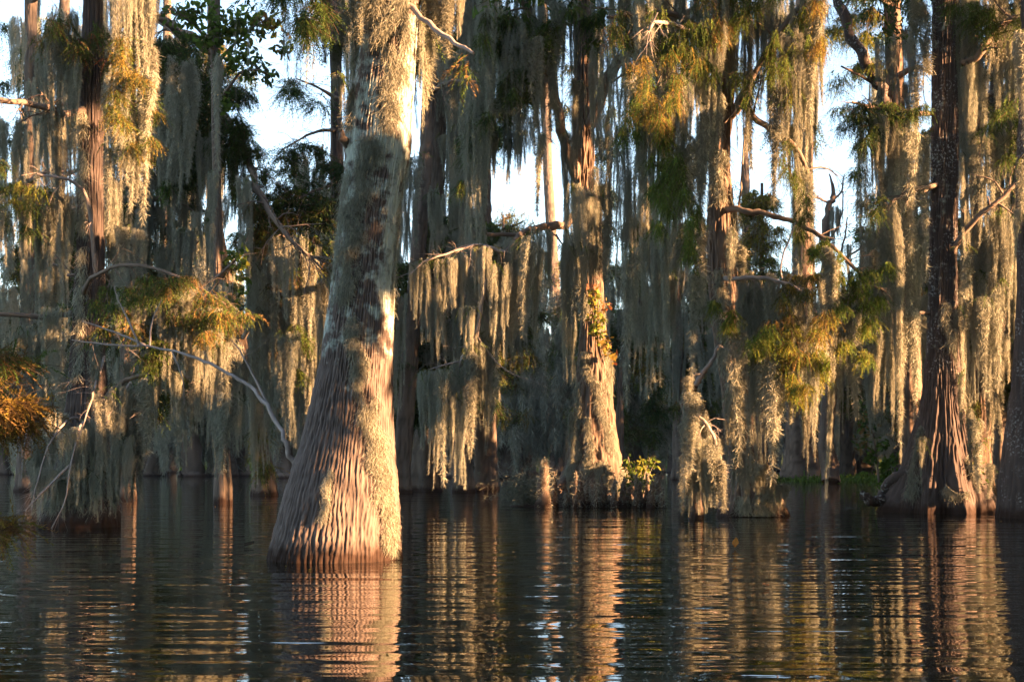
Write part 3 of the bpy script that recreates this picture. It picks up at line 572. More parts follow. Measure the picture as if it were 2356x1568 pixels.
hang_list(T4, D4 - 4.0, [(960, 600, 760, 44), (985, 590, 790, 36), (1005, 600, 860, 34), (1030, 590, 750, 40), (1020, 600, 820, 24, 'rope'), (1055, 580, 720, 36), (970, 620, 800, 20, 'rope'), (978, 850, 1080, 36), (1000, 850, 1130, 34), (1018, 845, 1160, 26, 'rope'), (990, 850, 1050, 40),
                         (1050, 840, 1130, 40), (1066, 820, 1165, 40), (1082, 790, 1160, 34), (1060, 900, 1150, 50), (1095, 780, 980, 44), (1110, 760, 930, 40), (1125, 820, 1000, 34), (1080, 700, 860, 40), (1100, 640, 820, 44), (1140, 840, 1010, 26, 'rope')], .4)
hang_list(T4, D4 - 1.3, [(1312, 940, 1100, 22, 'rope')], .2)
foliage(T4, [(1160, 60, 50, 60, D4 - 3, 240, 'gdlb'), (1190, 220, 40, 70, D4 - 3, 220, 'gdb'), (1120, 280, 44, 60, D4 - 3, 220, 'dgd'), (1080, 340, 34, 60, D4 - 2, 120, 'dg'), (1260, 90, 46, 60, D4 - 3, 180, 'bgl'), (1300, 40, 40, 50, D4 - 3, 140, 'lgg'), (1200, 140, 50, 40, D4 - 2, 120, 'bga'), (1365, 40, 40, 50, D4 - 3, 120, 'dgl')], 73, leaf=.08)
V = foliage(T4, [(1368, 690, 18, 30, D4 - .9, 70, 'aly'), (1374, 745, 22, 40, D4 - 1.0, 170, 'aylg'), (1392, 790, 18, 30, D4 - 1.0, 110, 'oala'), (1408, 820, 16, 20, D4 - 1.0, 50, 'oar'), (1396, 705, 12, 14, D4 - .9, 24, 'ror'), (1360, 660, 10, 12, D4 - .8, 14, 'rr')], 74, name='climbing_vine', broad=True, leaf=.16, lw=.09)
setup(V, 'green vine leaves turning yellow, orange and red')

def bar_blob(path, radii, seed, mat, nseg=16):
    V, Fq, c, _ = tube(path, radii, nseg, 0.15, seed); return V, Fq, c
# the islet itself: a ragged mound of roots and sodden moss
g = np.random.default_rng(80)
def mound(name, u0, u1, h, d, depth, parent, seed, mat):
    x0, x1 = (u0 - CX) / F * d, (u1 - CX) / F * d
    nx, ny = 140, 50; X, Y = np.meshgrid(np.linspace(x0, x1, nx), np.linspace(d - depth / 2, d + depth / 2, ny))
    tx = (X - x0) / (x1 - x0) * 2 - 1; ty = (Y - d) / (depth / 2)
    e = np.clip(1 - (np.abs(tx) ** 2.6 + np.abs(ty) ** 2.6), 0, 1) ** 0.35
    n = N_A(X * 1.7 + seed, Y * 1.7) * 0.6 + N_B(X * 6 + seed, Y * 6) * 0.4
    Z = -0.25 + e * (0.25 + h * (0.45 + 0.9 * n)) * 1.0
    i = np.arange((ny - 1) * (nx - 1)); r, c = i // (nx - 1), i % (nx - 1)
    Fq = np.stack([r * nx + c, r * nx + c + 1, (r + 1) * nx + c + 1, (r + 1) * nx + c], 1)
    V = np.stack([X, Y, Z], -1).reshape(-1, 3)
    o = add_world(name, V, Fq, mat, parent, {'ridge': n.ravel(), 'lich': np.full(V.shape[0], -.3)})
    return V[V[:, 2] > 0.03]
def tufts(parent, pts, n, seed, fw, fl, tone=0.1, name='moss_cover', lift=0.0, dark=1.0):
    g = np.random.default_rng(seed); p = pts[g.integers(0, len(pts), n)] + g.normal(size=(n, 3)) * 0.04 + np.array([0, -.02, lift])
    dr = np.stack([g.normal(size=n) * .7, g.normal(size=n) * .6 - .2, -.5 + g.normal(size=n) * .6], 1); dr /= np.linalg.norm(dr, axis=1, keepdims=True)
    ln = fl * g.uniform(.4, 1.5, n)
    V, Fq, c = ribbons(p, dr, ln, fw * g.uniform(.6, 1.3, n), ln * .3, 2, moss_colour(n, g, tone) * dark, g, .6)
    V[:, 2] = np.maximum(V[:, 2], 0.008)
    return add_world(name, V, Fq, M_MOSS, parent, {'col': c})
ISL = root('root_islet', P(1345, HV, D4) * np.array([1, 1, 0]), 'ragged mossy islet of roots round the foot of the central golden-lit tree', 'islet')
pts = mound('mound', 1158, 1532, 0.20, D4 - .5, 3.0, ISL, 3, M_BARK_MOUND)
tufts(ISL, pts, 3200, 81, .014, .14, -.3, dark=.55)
pl = P(1200, 1150, D4 - 1.0); tp = np.array([pl + np.array([g.normal() * .33, g.normal() * .25, abs(g.normal()) * .42]) for _ in range(500)])
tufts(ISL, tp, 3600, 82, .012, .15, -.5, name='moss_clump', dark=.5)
knees = [(1252, 1064, 1172, 20, 'tall pointed cypress knee wrapped in golden moss left of the central islet tree'), (1278, 1092, 1150, 8, None), (1312, 1122, 1168, 7, None), (1326, 1092, 1172, 10, None), (1340, 1088, 1160, 8, None), (1352, 1110, 1175, 9, None), (1368, 1118, 1170, 8, None), (1386, 1100, 1178, 10, None), (1396, 1126, 1180, 9, None),
         (1412, 1108, 1172, 10, None), (1434, 1105, 1172, 12, None), (1448, 1122, 1176, 9, None), (1462, 1098, 1172, 9, None), (1474, 1112, 1180, 11, None), (1488, 1095, 1174, 10, None), (1500, 1112, 1176, 12, None), (1515, 1104, 1172, 13, None), (1302, 1128, 1176, 7, None), (1524, 1126, 1176, 9, None), (1378, 1132, 1182, 7, None)]
for i, (u, vt, vb, w, lab) in enumerate(knees):
    dd = D4 - 2.45 + (i % 3) * .3; b = P(u, HV, dd); b[2] = 0; tpz = P(u + pyr.uniform(-3, 3), vt - 8, dd); r = w / F * dd
    K = root('cypress_knee', b, lab or 'short stubby cypress knee in the crowded row at the foot of the central golden-lit tree', 'cypress knee', None if lab else 'cypress knees round the central tree')
    m = (b + tpz) / 2 + np.array([pyr.uniform(-.04, .04), 0, 0]); q = b + (tpz - b) * .85
    V, Fq, c, _ = tube([b + np.array([0, 0, -.4]), b, m, q, tpz], [r * 1.5, r * .95, r * .62, r * .4, r * .15], 12, .12, 90 + i)
    add_world('stump', V, Fq, M_BARK, K, {'ridge': np.clip(c[:, 0], 0, 1), 'lich': np.zeros(len(V))})
    nn = 1500 if i == 0 else 170
    tt = np.array([b + (tpz - b) * t + np.array([pyr.gauss(0, .5) * r * (1 - t * .75), -r * .3 * (1 - t), 0]) for t in np.random.default_rng(i).random(80)])
    tufts(K, tt, nn, 120 + i, .012, .12, .35, name='moss_wrap')
PL = root('leafy_plant', P(1475, HV, D4 - 1.6) * np.array([1, 1, 0]), 'bright yellow-green broad-leaved plant sprouting from the islet right of the central trunk', 'plant')
foliage(PL, [(1450, 1085, 20, 28, D4 - 1.7, 126, 'lyl'), (1480, 1075, 34, 26, D4 - 1.6, 198, 'lyy'), (1500, 1060, 14, 14, D4 - 1.6, 43, 'ly'), (1445, 1060, 10, 22, D4 - 1.6, 39, 'lly'), (1475, 1110, 34, 20, D4 - 1.7, 162, 'llg'), (1436, 1130, 8, 30, D4 - 2, 39, 'lly')], 83, name='leaves', broad=True, leaf=.16, lw=.07)
for i, (u, v) in enumerate([(1445, 1050), (1462, 1070), (1478, 1058), (1495, 1052), (1508, 1062), (1438, 1110)]):
    limb(PL, [(1462 + i * 4, 1150, D4 - 1.6), ((u + 1470) / 2, (v + 1140) / 2, D4 - 1.65), (u, v, D4 - 1.6)], .014, .005, M_TWIG, name='stem', seed=130 + i)

# ---- 5. large dark trunk right of the centre with a long bare limb reaching right
D5 = base_depth(1186)
prof5 = [(-60, 1640, 1700), (200, 1636, 1690), (350, 1632, 1678), (450, 1630, 1684), (550, 1626, 1692), (650, 1628, 1700), (750, 1640, 1704), (900, 1662, 1724), (1000, 1672, 1738), (1060, 1680, 1762), (1110, 1676, 1784), (1150, 1670, 1800), (1190, 1660, 1822)]
T5 = tree_root('cypress_tree', prof5, D5, 'dark stringy-barked trunk with a long bare limb arching right across the sky')
surf5 = trunk(T5, prof5, D5, M_BARK, nth=200, dz=0.05, amp=0.03, ridges=24, flute=0.24, nfl=7, seed=9, top=20)
cling(T5, surf5, [[(1650, 620, 12), (1660, 800, 14), (1690, 950, 16), (1700, 1100, 26)], [(1740, 1090, 18), (1780, 1150, 20)], [(1690, 470, 6), (1695, 600, 5)], [(1660, 350, 12), (1650, 460, 10)], [(1700, 1140, 30), (1740, 1175, 40)]], 11000, 27, fw=.012, fl=.2)
limb(T5, [(1655, 478, D5), (1710, 484, D5 - .6), (1770, 494, D5 - .9), (1830, 512, D5 - 1), (1895, 550, D5 - 1.1), (1950, 600, D5 - 1.2), (2000, 650, D5 - 1.2), (2040, 670, D5 - 1.2)], .085, .02, seed=140, twigs=14, twl=.8)
limb(T5, [(1685, 270, D5), (1700, 240, D5 - .3), (1760, 290, D5 - .5), (1830, 340, D5 - .6), (1860, 400, D5 - .6)], .09, .05, seed=141, twigs=5)
limb(T5, [(1690, 260, D5), (1720, 200, D5 - .5), (1800, 60, D5 - 1), (1900, -30, D5 - 1.5)], .10, .05, seed=142, twigs=8, twl=1.2)
limb(T5, [(1660, 200, D5), (1600, 60, D5 - 1), (1500, 30, D5 - 2), (1400, 40, D5 - 2.6)], .11, .04, seed=143, twigs=14, twl=1.3)
limb(T5, [(1640, 100, D5), (1560, 60, D5 - 3), (1510, 50, D5 - 3.8), (1494, 70, D5 - 4), (1512, 30, D5 - 4)], .06, .015, M_TWIG, seed=144, twigs=10, twl=.7)
limb(T5, [(1660, 640, D5), (1700, 640, D5 - 1.6), (1760, 640, D5 - 2.2), (1830, 660, D5 - 2.4), (1880, 720, D5 - 2.5)], .06, .02, M_TWIG, seed=145, twigs=18, twl=.8)
limb(T5, [(1700, 480, D5 - .4), (1706, 420, D5), (1712, 330, D5), (1716, 300, D5)], .03, .012, seed=146, name='twig', twigs=3)
limb(T5, [(1830, 512, D5 - 1), (1796, 620, D5 - 1.5), (1830, 680, D5 - 2), (1846, 710, D5 - 2)], .022, .010, M_TWIG, seed=147, name='twig', twigs=4)
hang_list(T5, D5 - 2.2, [(1425, -40, 420, 50), (1432, 280, 720, 44), (1455, 60, 560, 46), (1462, 380, 900, 50, 'big'), (1448, 560, 960, 36), (1470, 640, 960, 40), (1490, 240, 620, 44), (1500, 540, 960, 60), (1485, -20, 300, 50), (1490, 50, 330, 34, 'rope'), (1482, 200, 440, 26, 'rope'), (1520, 180, 600, 46), (1525, 420, 830, 44), (1530, 620, 900, 40), (1550, 60, 460, 50), (1556, 330, 700, 46), (1560, 520, 800, 40), (1575, 130, 560, 44),
                           (1590, 300, 760, 40), (1600, 0, 480, 50), (1610, 240, 640, 36), (1630, 30, 440, 40), (1600, 620, 880, 40), (1655, -20, 400, 44), (1680, -20, 260, 40), (1540, -40, 260, 60), (1450, -40, 200, 50), (1515, 100, 300, 30, 'rope'), (1580, -40, 300, 50), (1640, 200, 500, 28), (1615, 500, 760, 30), (1680, 520, 740, 20, 'rope')], 1.2)
hang_list(T5, D5 - 1.2, [(1712, 40, 430, 46), (1735, -20, 380, 44), (1725, 150, 460, 30), (1765, -20, 300, 50), (1790, 30, 440, 50), (1785, 200, 520, 36), (1815, 60, 500, 46), (1840, -20, 400, 50), (1835, 250, 640, 40), (1862, 100, 600, 36, 'long'), (1878, -20, 300, 36), (1848, 380, 700, 40), (1870, 60, 260, 40), (1890, 100, 260, 20), (1715, 620, 900, 40), (1704, 560, 700, 30)], 1.0)
hang_list(T5, D5 - 2.2, [(1725, 640, 960, 50), (1760, 640, 900, 60), (1790, 620, 880, 56), (1820, 640, 980, 50), (1700, 760, 1120, 40), (1722, 800, 1160, 44), (1745, 780, 1130, 40), (1775, 820, 1130, 40), (1800, 780, 1100, 36), (1850, 660, 900, 50), (1840, 680, 860, 50), (1868, 760, 1110, 40), (1880, 720, 1050, 26, 'rope'), (1815, 850, 1010, 22, 'rope'), (1860, 840, 1000, 50), (1900, 640, 950, 50), (1925, 640, 1170, 44, 'long'), (1940, 680, 1140, 34, 'long'),
                          (1960, 640, 1100, 44), (1975, 680, 1040, 34), (1905, 560, 760, 30), (1930, 590, 800, 34), (1690, 900, 1170, 40)], .8)
hang_list(T5, D5 - 1.2, [(1705, 1040, 1185, 44), (1735, 1060, 1180, 50), (1770, 1080, 1185, 44), (1795, 1110, 1190, 36)], .3)
foliage(T5, [(1440, 60, 50, 60, D5 - 3, 200, 'bggo'), (1500, 260, 30, 60, D5 - 4, 110, 'abb'), (1560, 80, 60, 50, D5 - 3, 220, 'gbl'), (1545, 170, 46, 60, D5 - 4, 160, 'abgg'), (1480, 210, 30, 50, D5 - 4.2, 100, 'aaob'), (1535, 270, 34, 50, D5 - 4, 110, 'oagl'), (1600, 130, 50, 70, D5 - 3, 200, 'glb'), (1450, 280, 30, 90, D5 - 3.5, 130, 'dgl'), (1500, 470, 30, 60, D5 - 3.5, 100, 'gl'), (1545, 400, 44, 90, D5 - 3.5, 190, 'glb'), (1590, 500, 18, 130, D5 - 3.5, 130, 'lg'), (1520, 340, 40, 50, D5 - 3.6, 100, 'dgl'), (1640, 60, 44, 60, D5 - 2.5, 160, 'gob')], 150, droop=1.2)
foliage(T5, [(1740, 20, 50, 60, D5 - 1.6, 170, 'gbl'), (1780, 110, 30, 90, D5 - 1.8, 130, 'gbl'), (1850, 40, 50, 60, D5 - 1.6, 160, 'yggl'), (1830, 200, 30, 90, D5 - 1.8, 130, 'bgyg'), (1880, 90, 16, 60, D5 - 1.8, 60, 'yao'), (1720, 120, 16, 70, D5 - 1.5, 60, 'lg'), (1800, 330, 20, 60, D5 - 1.5, 60, 'gb'), (1845, 420, 30, 90, D5 - 1.6, 70, 'gb')], 151, droop=1.2)
foliage(T5, [(1700, 720, 30, 50, D5 - 2.6, 70, 'lyg'), (1760, 760, 50, 60, D5 - 2.8, 140, 'glly'), (1810, 800, 46, 60, D5 - 2.8, 150, 'yblo'), (1850, 760, 50, 70, D5 - 2.9, 190, 'obay'), (1850, 870, 44, 50, D5 - 2.9, 150, 'yyla'), (1890, 800, 30, 60, D5 - 2.9, 100, 'yl'), (1830, 650, 60, 40, D5 - 2.6, 90, 'bba'), (1940, 660, 50, 60, D5 - 2.4, 120, 'glg'), (1960, 760, 50, 60, D5 - 2.4, 150, 'gly'), (1990, 640, 60, 50, D5 - 2.2, 130, 'gdl'), (2030, 690, 26, 40, D5 - 2.2, 50, 'gl'), (1860, 600, 40, 50, D5 - 2, 110, 'glg')], 152, twig=.36, droop=1.0)

# ---- 6. moss-heaped snag standing in the water
D6 = base_depth(1194)
T6 = root('moss_covered_snag', P(1620, HV, D6) * np.array([1, 1, 0]), 'short broken snag in the water smothered in sunlit moss, bleached forked branch on top', 'snag')
limb(T6, [(1600, 1215, D6), (1596, 1120, D6), (1588, 1020, D6), (1578, 930, D6), (1600, 880, D6), (1622, 850, D6)], .17, .05, M_BARK, name='trunk', seed=160, nseg=14)
limb(T6, [(1600, 885, D6 - .1), (1622, 850, D6 - .2), (1640, 825, D6 - .2), (1652, 795, D6 - .2)], .06, .035, M_TWIG, seed=161)
limb(T6, [(1618, 860, D6 - .1), (1598, 862, D6 - .3), (1590, 880, D6 - .4)], .03, .015, M_TWIG, seed=162)
limb(T6, [(1582, 950, D6 - .1), (1610, 960, D6 - .4), (1640, 1000, D6 - .5), (1658, 1060, D6 - .5), (1662, 1130, D6 - .5)], .05, .03, M_TWIG, seed=163, twigs=10, twl=.4)
limb(T6, [(1652, 795, D6 - .2), (1668, 800, D6 - .2), (1690, 812, D6 - .3)], .025, .01, M_TWIG, seed=164, twigs=4, twl=.4)
hang_list(T6, D6 - .5, [(1590, 900, 1120, 40), (1580, 960, 1180, 36), (1600, 940, 1190, 46), (1618, 970, 1188, 40), (1638, 990, 1194, 40), (1655, 1050, 1194, 30), (1645, 1020, 1190, 34), (1575, 1040, 1188, 28), (1590, 860, 960, 26, 'rope'), (1662, 1080, 1185, 20, 'rope'), (1610, 1060, 1192, 50), (1625, 1000, 1150, 50), (1585, 1080, 1192, 34)], .25)

# ---- 7. tall speckled trunk at the right with a wide fluted foot
D7 = base_depth(1178)
prof7 = [(-60, 2146, 2206), (0, 2148, 2204), (200, 2146, 2204), (400, 2144, 2202), (600, 2140, 2200), (700, 2138, 2202), (800, 2136, 2204), (900, 2128, 2212), (950, 2120, 2222), (1000, 2108, 2236), (1050, 2096, 2248), (1100, 2084, 2262), (1140, 2072, 2276), (1180, 2062, 2290)]
T7 = tree_root('cypress_tree', prof7, D7, 'tall straight right-hand trunk speckled with white lichen above a wide sunlit fluted foot')
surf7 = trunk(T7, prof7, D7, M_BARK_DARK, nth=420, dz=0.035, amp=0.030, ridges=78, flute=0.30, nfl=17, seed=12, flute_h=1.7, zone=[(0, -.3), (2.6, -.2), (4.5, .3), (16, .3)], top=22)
cling(T7, surf7, [[(2110, 980, 8), (2092, 1060, 10), (2080, 1140, 12)], [(2196, 860, 8), (2214, 940, 9), (2238, 1020, 9), (2252, 1090, 10), (2268, 1150, 12)], [(2140, 1110, 5), (2160, 1135, 8), (2190, 1130, 8)], [(2165, 700, 10), (2175, 800, 6)], [(2200, 1040, 5), (2235, 1140, 10)], [(2225, 960, 8), (2250, 1060, 10), (2262, 1120, 14)]], 13000, 28, fw=.012, fl=.14, tone=.2)
for i, q in enumerate([[(2120, 1090, D7), (2085, 1128, D7 + .3), (2050, 1152, D7 + .4), (2015, 1154, D7 + .3), (1992, 1146, D7 + .2), (1984, 1136, D7 + .2)], [(2100, 1080, D7), (2040, 1120, D7 + .5), (2020, 1160, D7 + .5)]]):
    limb(T7, q, .20, .09, M_BARK_DARK, name='root', seed=170 + i, nseg=12)
limb(T7, [(2190, 150, D7), (2250, 130, D7 - .7), (2300, 60, D7 - 1), (2400, 40, D7 - 1.2)], .10, .06, seed=172, twigs=12, twl=.9)
limb(T7, [(2150, 262, D7), (2090, 258, D7 - .6), (2020, 250, D7 - 1), (1960, 236, D7 - 1.2)], .07, .03, seed=173, twigs=16, twl=.9)
limb(T7, [(2180, 600, D7), (2230, 520, D7 - .6), (2310, 450, D7 - 1), (2380, 380, D7 - 1)], .08, .05, seed=174, twigs=8)
limb(T7, [(2150, 718, D7), (2100, 720, D7 - .4), (2040, 716, D7 - .7)], .05, .025, seed=175, twigs=3)
limb(T7, [(2160, 430, D7), (2120, 440, D7 - .3), (2085, 452, D7 - .4), (2070, 480, D7 - .4)], .045, .02, seed=176, twigs=4)
limb(T7, [(2170, -20, D7), (2240, -60, D7 - .6), (2330, -70, D7 - 1)], .1, .05, seed=177, twigs=6)
limb(T7, [(2170, 420, D7), (2100, 440, D7 - 1), (2050, 470, D7 - 1.4), (2010, 560, D7 - 1.4)], .06, .03, seed=178, twigs=14, twl=.8)
hang_list(T7, D7 - .35, [(2118, -20, 420, 40), (2122, 300, 700, 30), (2220, -20, 420, 44), (2245, 130, 560, 50), (2216, 350, 760, 30, 'long'), (2235, 480, 900, 50), (2262, 300, 640, 46), (2222, 620, 1000, 34, 'long'), (2205, 700, 960, 20, 'rope'), (2250, 620, 980, 36), (2275, 520, 900, 50), (2290, 250, 560, 46), (2300, 480, 820, 46), (2285, 700, 960, 30), (2315, 130, 460, 50), (2325, 420, 760, 50), (2310, 560, 920, 30), (2335, 540, 880, 40), (2345, 200, 520, 40),
                         (2285, -20, 260, 50), (2330, -20, 300, 50), (2260, 680, 950, 30, 'rope'), (2240, -20, 300, 40), (2215, 560, 820, 30), (2298, 640, 940, 22, 'rope')], .35)
hang_list(T7, D7 - 1.6, [(2236, 930, 1130, 18, 'rope'), (2258, 1010, 1168, 22, 'rope'), (2216, 850, 1030, 16, 'rope'), (2272, 1060, 1172, 22, 'rope'), (2120, 1000, 1120, 14, 'rope'), (2246, 960, 1090, 20, 'rope')], .15)
hang_list(T7, D7 - 1.3, [(1990, 270, 560, 44, 'wisp'), (2015, 260, 480, 50), (2040, 265, 520, 50), (1975, 280, 700, 26, 'wisp'), (2070, 260, 560, 40), (2000, 300, 760, 30, 'wisp'), (2095, 280, 640, 36), (2020, 520, 900, 50), (2045, 460, 960, 56), (2000, 560, 860, 40), (2070, 470, 1080, 44, 'long'), (2090, 480, 940, 40), (2078, 700, 1090, 26, 'rope'), (2056, 640, 1010, 40), (2030, 700, 1000, 44), (2010, 720, 960, 40), (2100, 700, 980, 30), (2108, 560, 860, 24)], .6)
foliage(T7, [(1980, 262, 60, 40, D7 - 1.5, 200, 'dgd'), (2040, 250, 50, 30, D7 - 1.4, 120, 'gd'), (1960, 330, 30, 50, D7 - 1.5, 60, 'dg'), (2310, 40, 70, 30, D7 - 1.4, 170, 'lgg'), (2250, 20, 50, 30, D7 - 1.3, 90, 'dg'), (2300, 260, 60, 40, D7 - 1.3, 120, 'dg'), (2020, 470, 30, 60, D7 - 1.6, 60, 'dg'), (2340, 340, 40, 40, D7 - 1.2, 60, 'dg')], 180, leaf=.08)
foliage(T7, [(2255, 1070, 12, 30, D7 - 1.3, 16, 'ly'), (2262, 1110, 16, 18, D7 - 1.6, 20, 'lg')], 181, name='vine_leaves', broad=True, leaf=.13, lw=.08)

# ---- 8. dark leaning trunk cut by the right edge
D8 = base_depth(1190)
prof8 = [(-60, 2352, 2420), (200, 2350, 2420), (400, 2338, 2412), (500, 2340, 2412), (650, 2344, 2420), (800, 2336, 2430), (900, 2326, 2440), (1000, 2312, 2456), (1100, 2296, 2470), (1195, 2284, 2490)]
T8 = tree_root('cypress_tree', prof8, D8, 'very dark trunk in shade, cut by the right edge of the view')
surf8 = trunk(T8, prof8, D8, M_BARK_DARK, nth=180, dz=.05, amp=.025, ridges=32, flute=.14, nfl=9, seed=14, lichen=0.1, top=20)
hang_list(T8, D8 - .8, [(2345, 360, 560, 26), (2350, 60, 400, 30), (2340, 480, 620, 16, 'rope')], .3)

# ---- near orange sprig entering at the left edge
DN = 13.5
TN = root('cypress_tree', P(-190, HV, DN) * np.array([1, 1, 0]), 'rusty orange cypress foliage reaching in at the left edge, nearest of all', 'tree')
trunk(TN, [(-60, -260, -180), (600, -270, -170), (1000, -290, -150), (1250, -330, -110), (1390, -380, -60)], DN, M_BARK, nth=120, dz=.08, seed=15, top=9)
limb(TN, [(-210, 760, DN), (-100, 800, DN), (-10, 860, DN), (60, 930, DN)], .05, .008, seed=190, twigs=22, twl=.25)
limb(TN, [(-210, 1100, DN), (-100, 1150, DN), (10, 1200, DN)], .03, .006, seed=191, twigs=8, twl=.2)
foliage(TN, [(0, 880, 60, 50, DN, 150, 'ooab'), (40, 925, 40, 36, DN, 80, 'oao'), (-10, 960, 50, 40, DN, 70, 'oal'), (5, 830, 36, 16, DN, 50, 'bgo'), (5, 1205, 36, 18, DN, 50, 'aoy'), (-70, 900, 80, 80, DN, 150, 'oob')], 192, leaf=.07, lw=.018, twig=.42, per=22, droop=.15)

# ============================================================ crowns closing over the water, just above the view
def top_crown(parent, u, d, seed, spread=4.5, n=900, hgt=5.0):
    g = np.random.default_rng(seed); z0 = CAMH + (HV + 45) / F * d; x = (u - CX) / F * d; parts = []
    for k in range(9):
        c0 = np.array([x + g.normal() * spread * .55, d + g.normal() * spread * .55, z0 + 1.0 + g.uniform(0, hgt)])
        parts += sprays(c0, (spread * .45, spread * .45, 1.1), n // 9, 'dgdb', g, leaf=.22, lw=.075, twig=.9, per=9)
    V, Fq, c = merge(parts); V[:, 2] = np.maximum(V[:, 2], z0 + .1 * V[:, 2] % .3)
    add_world('crown', V, Fq, M_LEAF, parent, {'col': c}, smooth=False)
for k_, (T_, u_, d_) in enumerate([(T1, 900, D1), (T2, 210, D2), (T3, 490, D3), (T4, 1340, D4), (T4, 1150, D4 - 3), (T5, 1660, D5), (T5, 1480, D5 - 3), (T5, 1850, D5), (T7, 2180, D7), (T8, 2390, D8)]):
    top_crown(T_, u_, d_, 880 + k_, 2.2 if d_ < 21 else 3.6, 900)

# ============================================================ middle distance
GAPS = [(520, 190, 660, 400), (600, 150, 770, 330), (350, 0, 640, 60), (968, 235, 1002, 420), (1120, 380, 1240, 500), (1262, 300, 1318, 560), (1415, 380, 1440, 640), (1668, 285, 1745, 620), (1705, 380, 1830, 640), (1885, 20, 1990, 560), (1880, 400, 2000, 640), (515, 560, 560, 660), (1190, 0, 1240, 5)]
def blocked(u, vt, vb, w):
    for a, b, c, e in GAPS:
        if u + w / 2 > a and u - w / 2 < c and vb > b and vt < e: return True
    return False
mid = [  # u base, u top, v base, half width base, half width top, label
    (925, 1000, 1134, 26, 15, 'bare dark conical trunk just right of the big furrowed trunk'),
    (978, 1018, 1130, 38, 17, 'squat dark cone-footed trunk second to the right of the big furrowed trunk'),
    (1064, 1070, 1132, 26, 14, 'shadowed trunk hung with long moss left of the central islet, behind its curtains'),
    (1120, 1112, 1128, 33, 15, 'dark fluted trunk just left of the central islet, its foot in open water'),
    (1296, 1246, 1088, 18, 11, 'slender bluish trunk bending left behind the central islet tree'),
    (1424, 1440, 1112, 14, 9, 'thin reddish trunk close behind the right side of the central islet tree'),
    (1842, 1852, 1106, 44, 20, 'red-lit trunk with tangled dead roots standing far behind the right-hand drapes'),
    (1722, 1712, 1100, 16, 9, 'thin pale trunk in the sky gap right of the dark stringy trunk'),
    (1560, 1556, 1104, 15, 10, 'dim bluish trunk behind the moss-covered snag'),
    (2104, 2050, 1150, 30, 19, 'sunlit speckled trunk rising just left of the tall right-hand trunk'),
    (2262, 2236, 1146, 26, 12, 'reddish sunlit trunk right behind the wide fluted foot at the right'),
    (2306, 2290, 1136, 30, 14, 'dark brown trunk between the fluted foot and the right edge'),
    (292, 300, 1150, 20, 12, 'dark narrow trunk standing in water right of the dead twigs'),
    (368, 386, 1092, 18, 9, 'small black cone-shaped trunk foot far across the open water at left'),
    (60, 72, 1130, 26, 13, 'pale grey slender trunk near the left edge'),
    (110, 150, 1120, 26, 12, 'dim trunk half hidden behind the left tree with gold moss'),
    (768, 774, 1120, 24, 12, 'dark straight trunk showing against the sky just left of the big furrowed trunk'),
    (518, 500, 1096, 30, 12, 'far trunk under golden sunlit moss across the open water at left'),
    (706, 660, 1118, 22, 12, 'mossy trunk behind the bent bare branch of the big furrowed trunk'),
    (1950, 1925, 1100, 20, 10, 'distant mossy trunk above the green water plants at right'),
]
rgm = np.random.default_rng(300)
def gmoss(T, d, u0, u1, n, v0, v1, hmin, hmax, wmin=26, wmax=50, low=HV):
    vw = CAMH / d * F + HV; k = 0
    for _ in range(n * 4):
        if k >= n: break
        u = pyr.uniform(u0, u1); vt = pyr.uniform(v0, v1); h = pyr.uniform(hmin, hmax); w = pyr.uniform(wmin, wmax); vb = min(vt + h, vw - pyr.uniform(4, 90))
        if vb - vt < 60 or blocked(u, vt, vb, w): continue
        hang(T, u, vt, vb, w, d + pyr.uniform(-2, 2)); k += 1
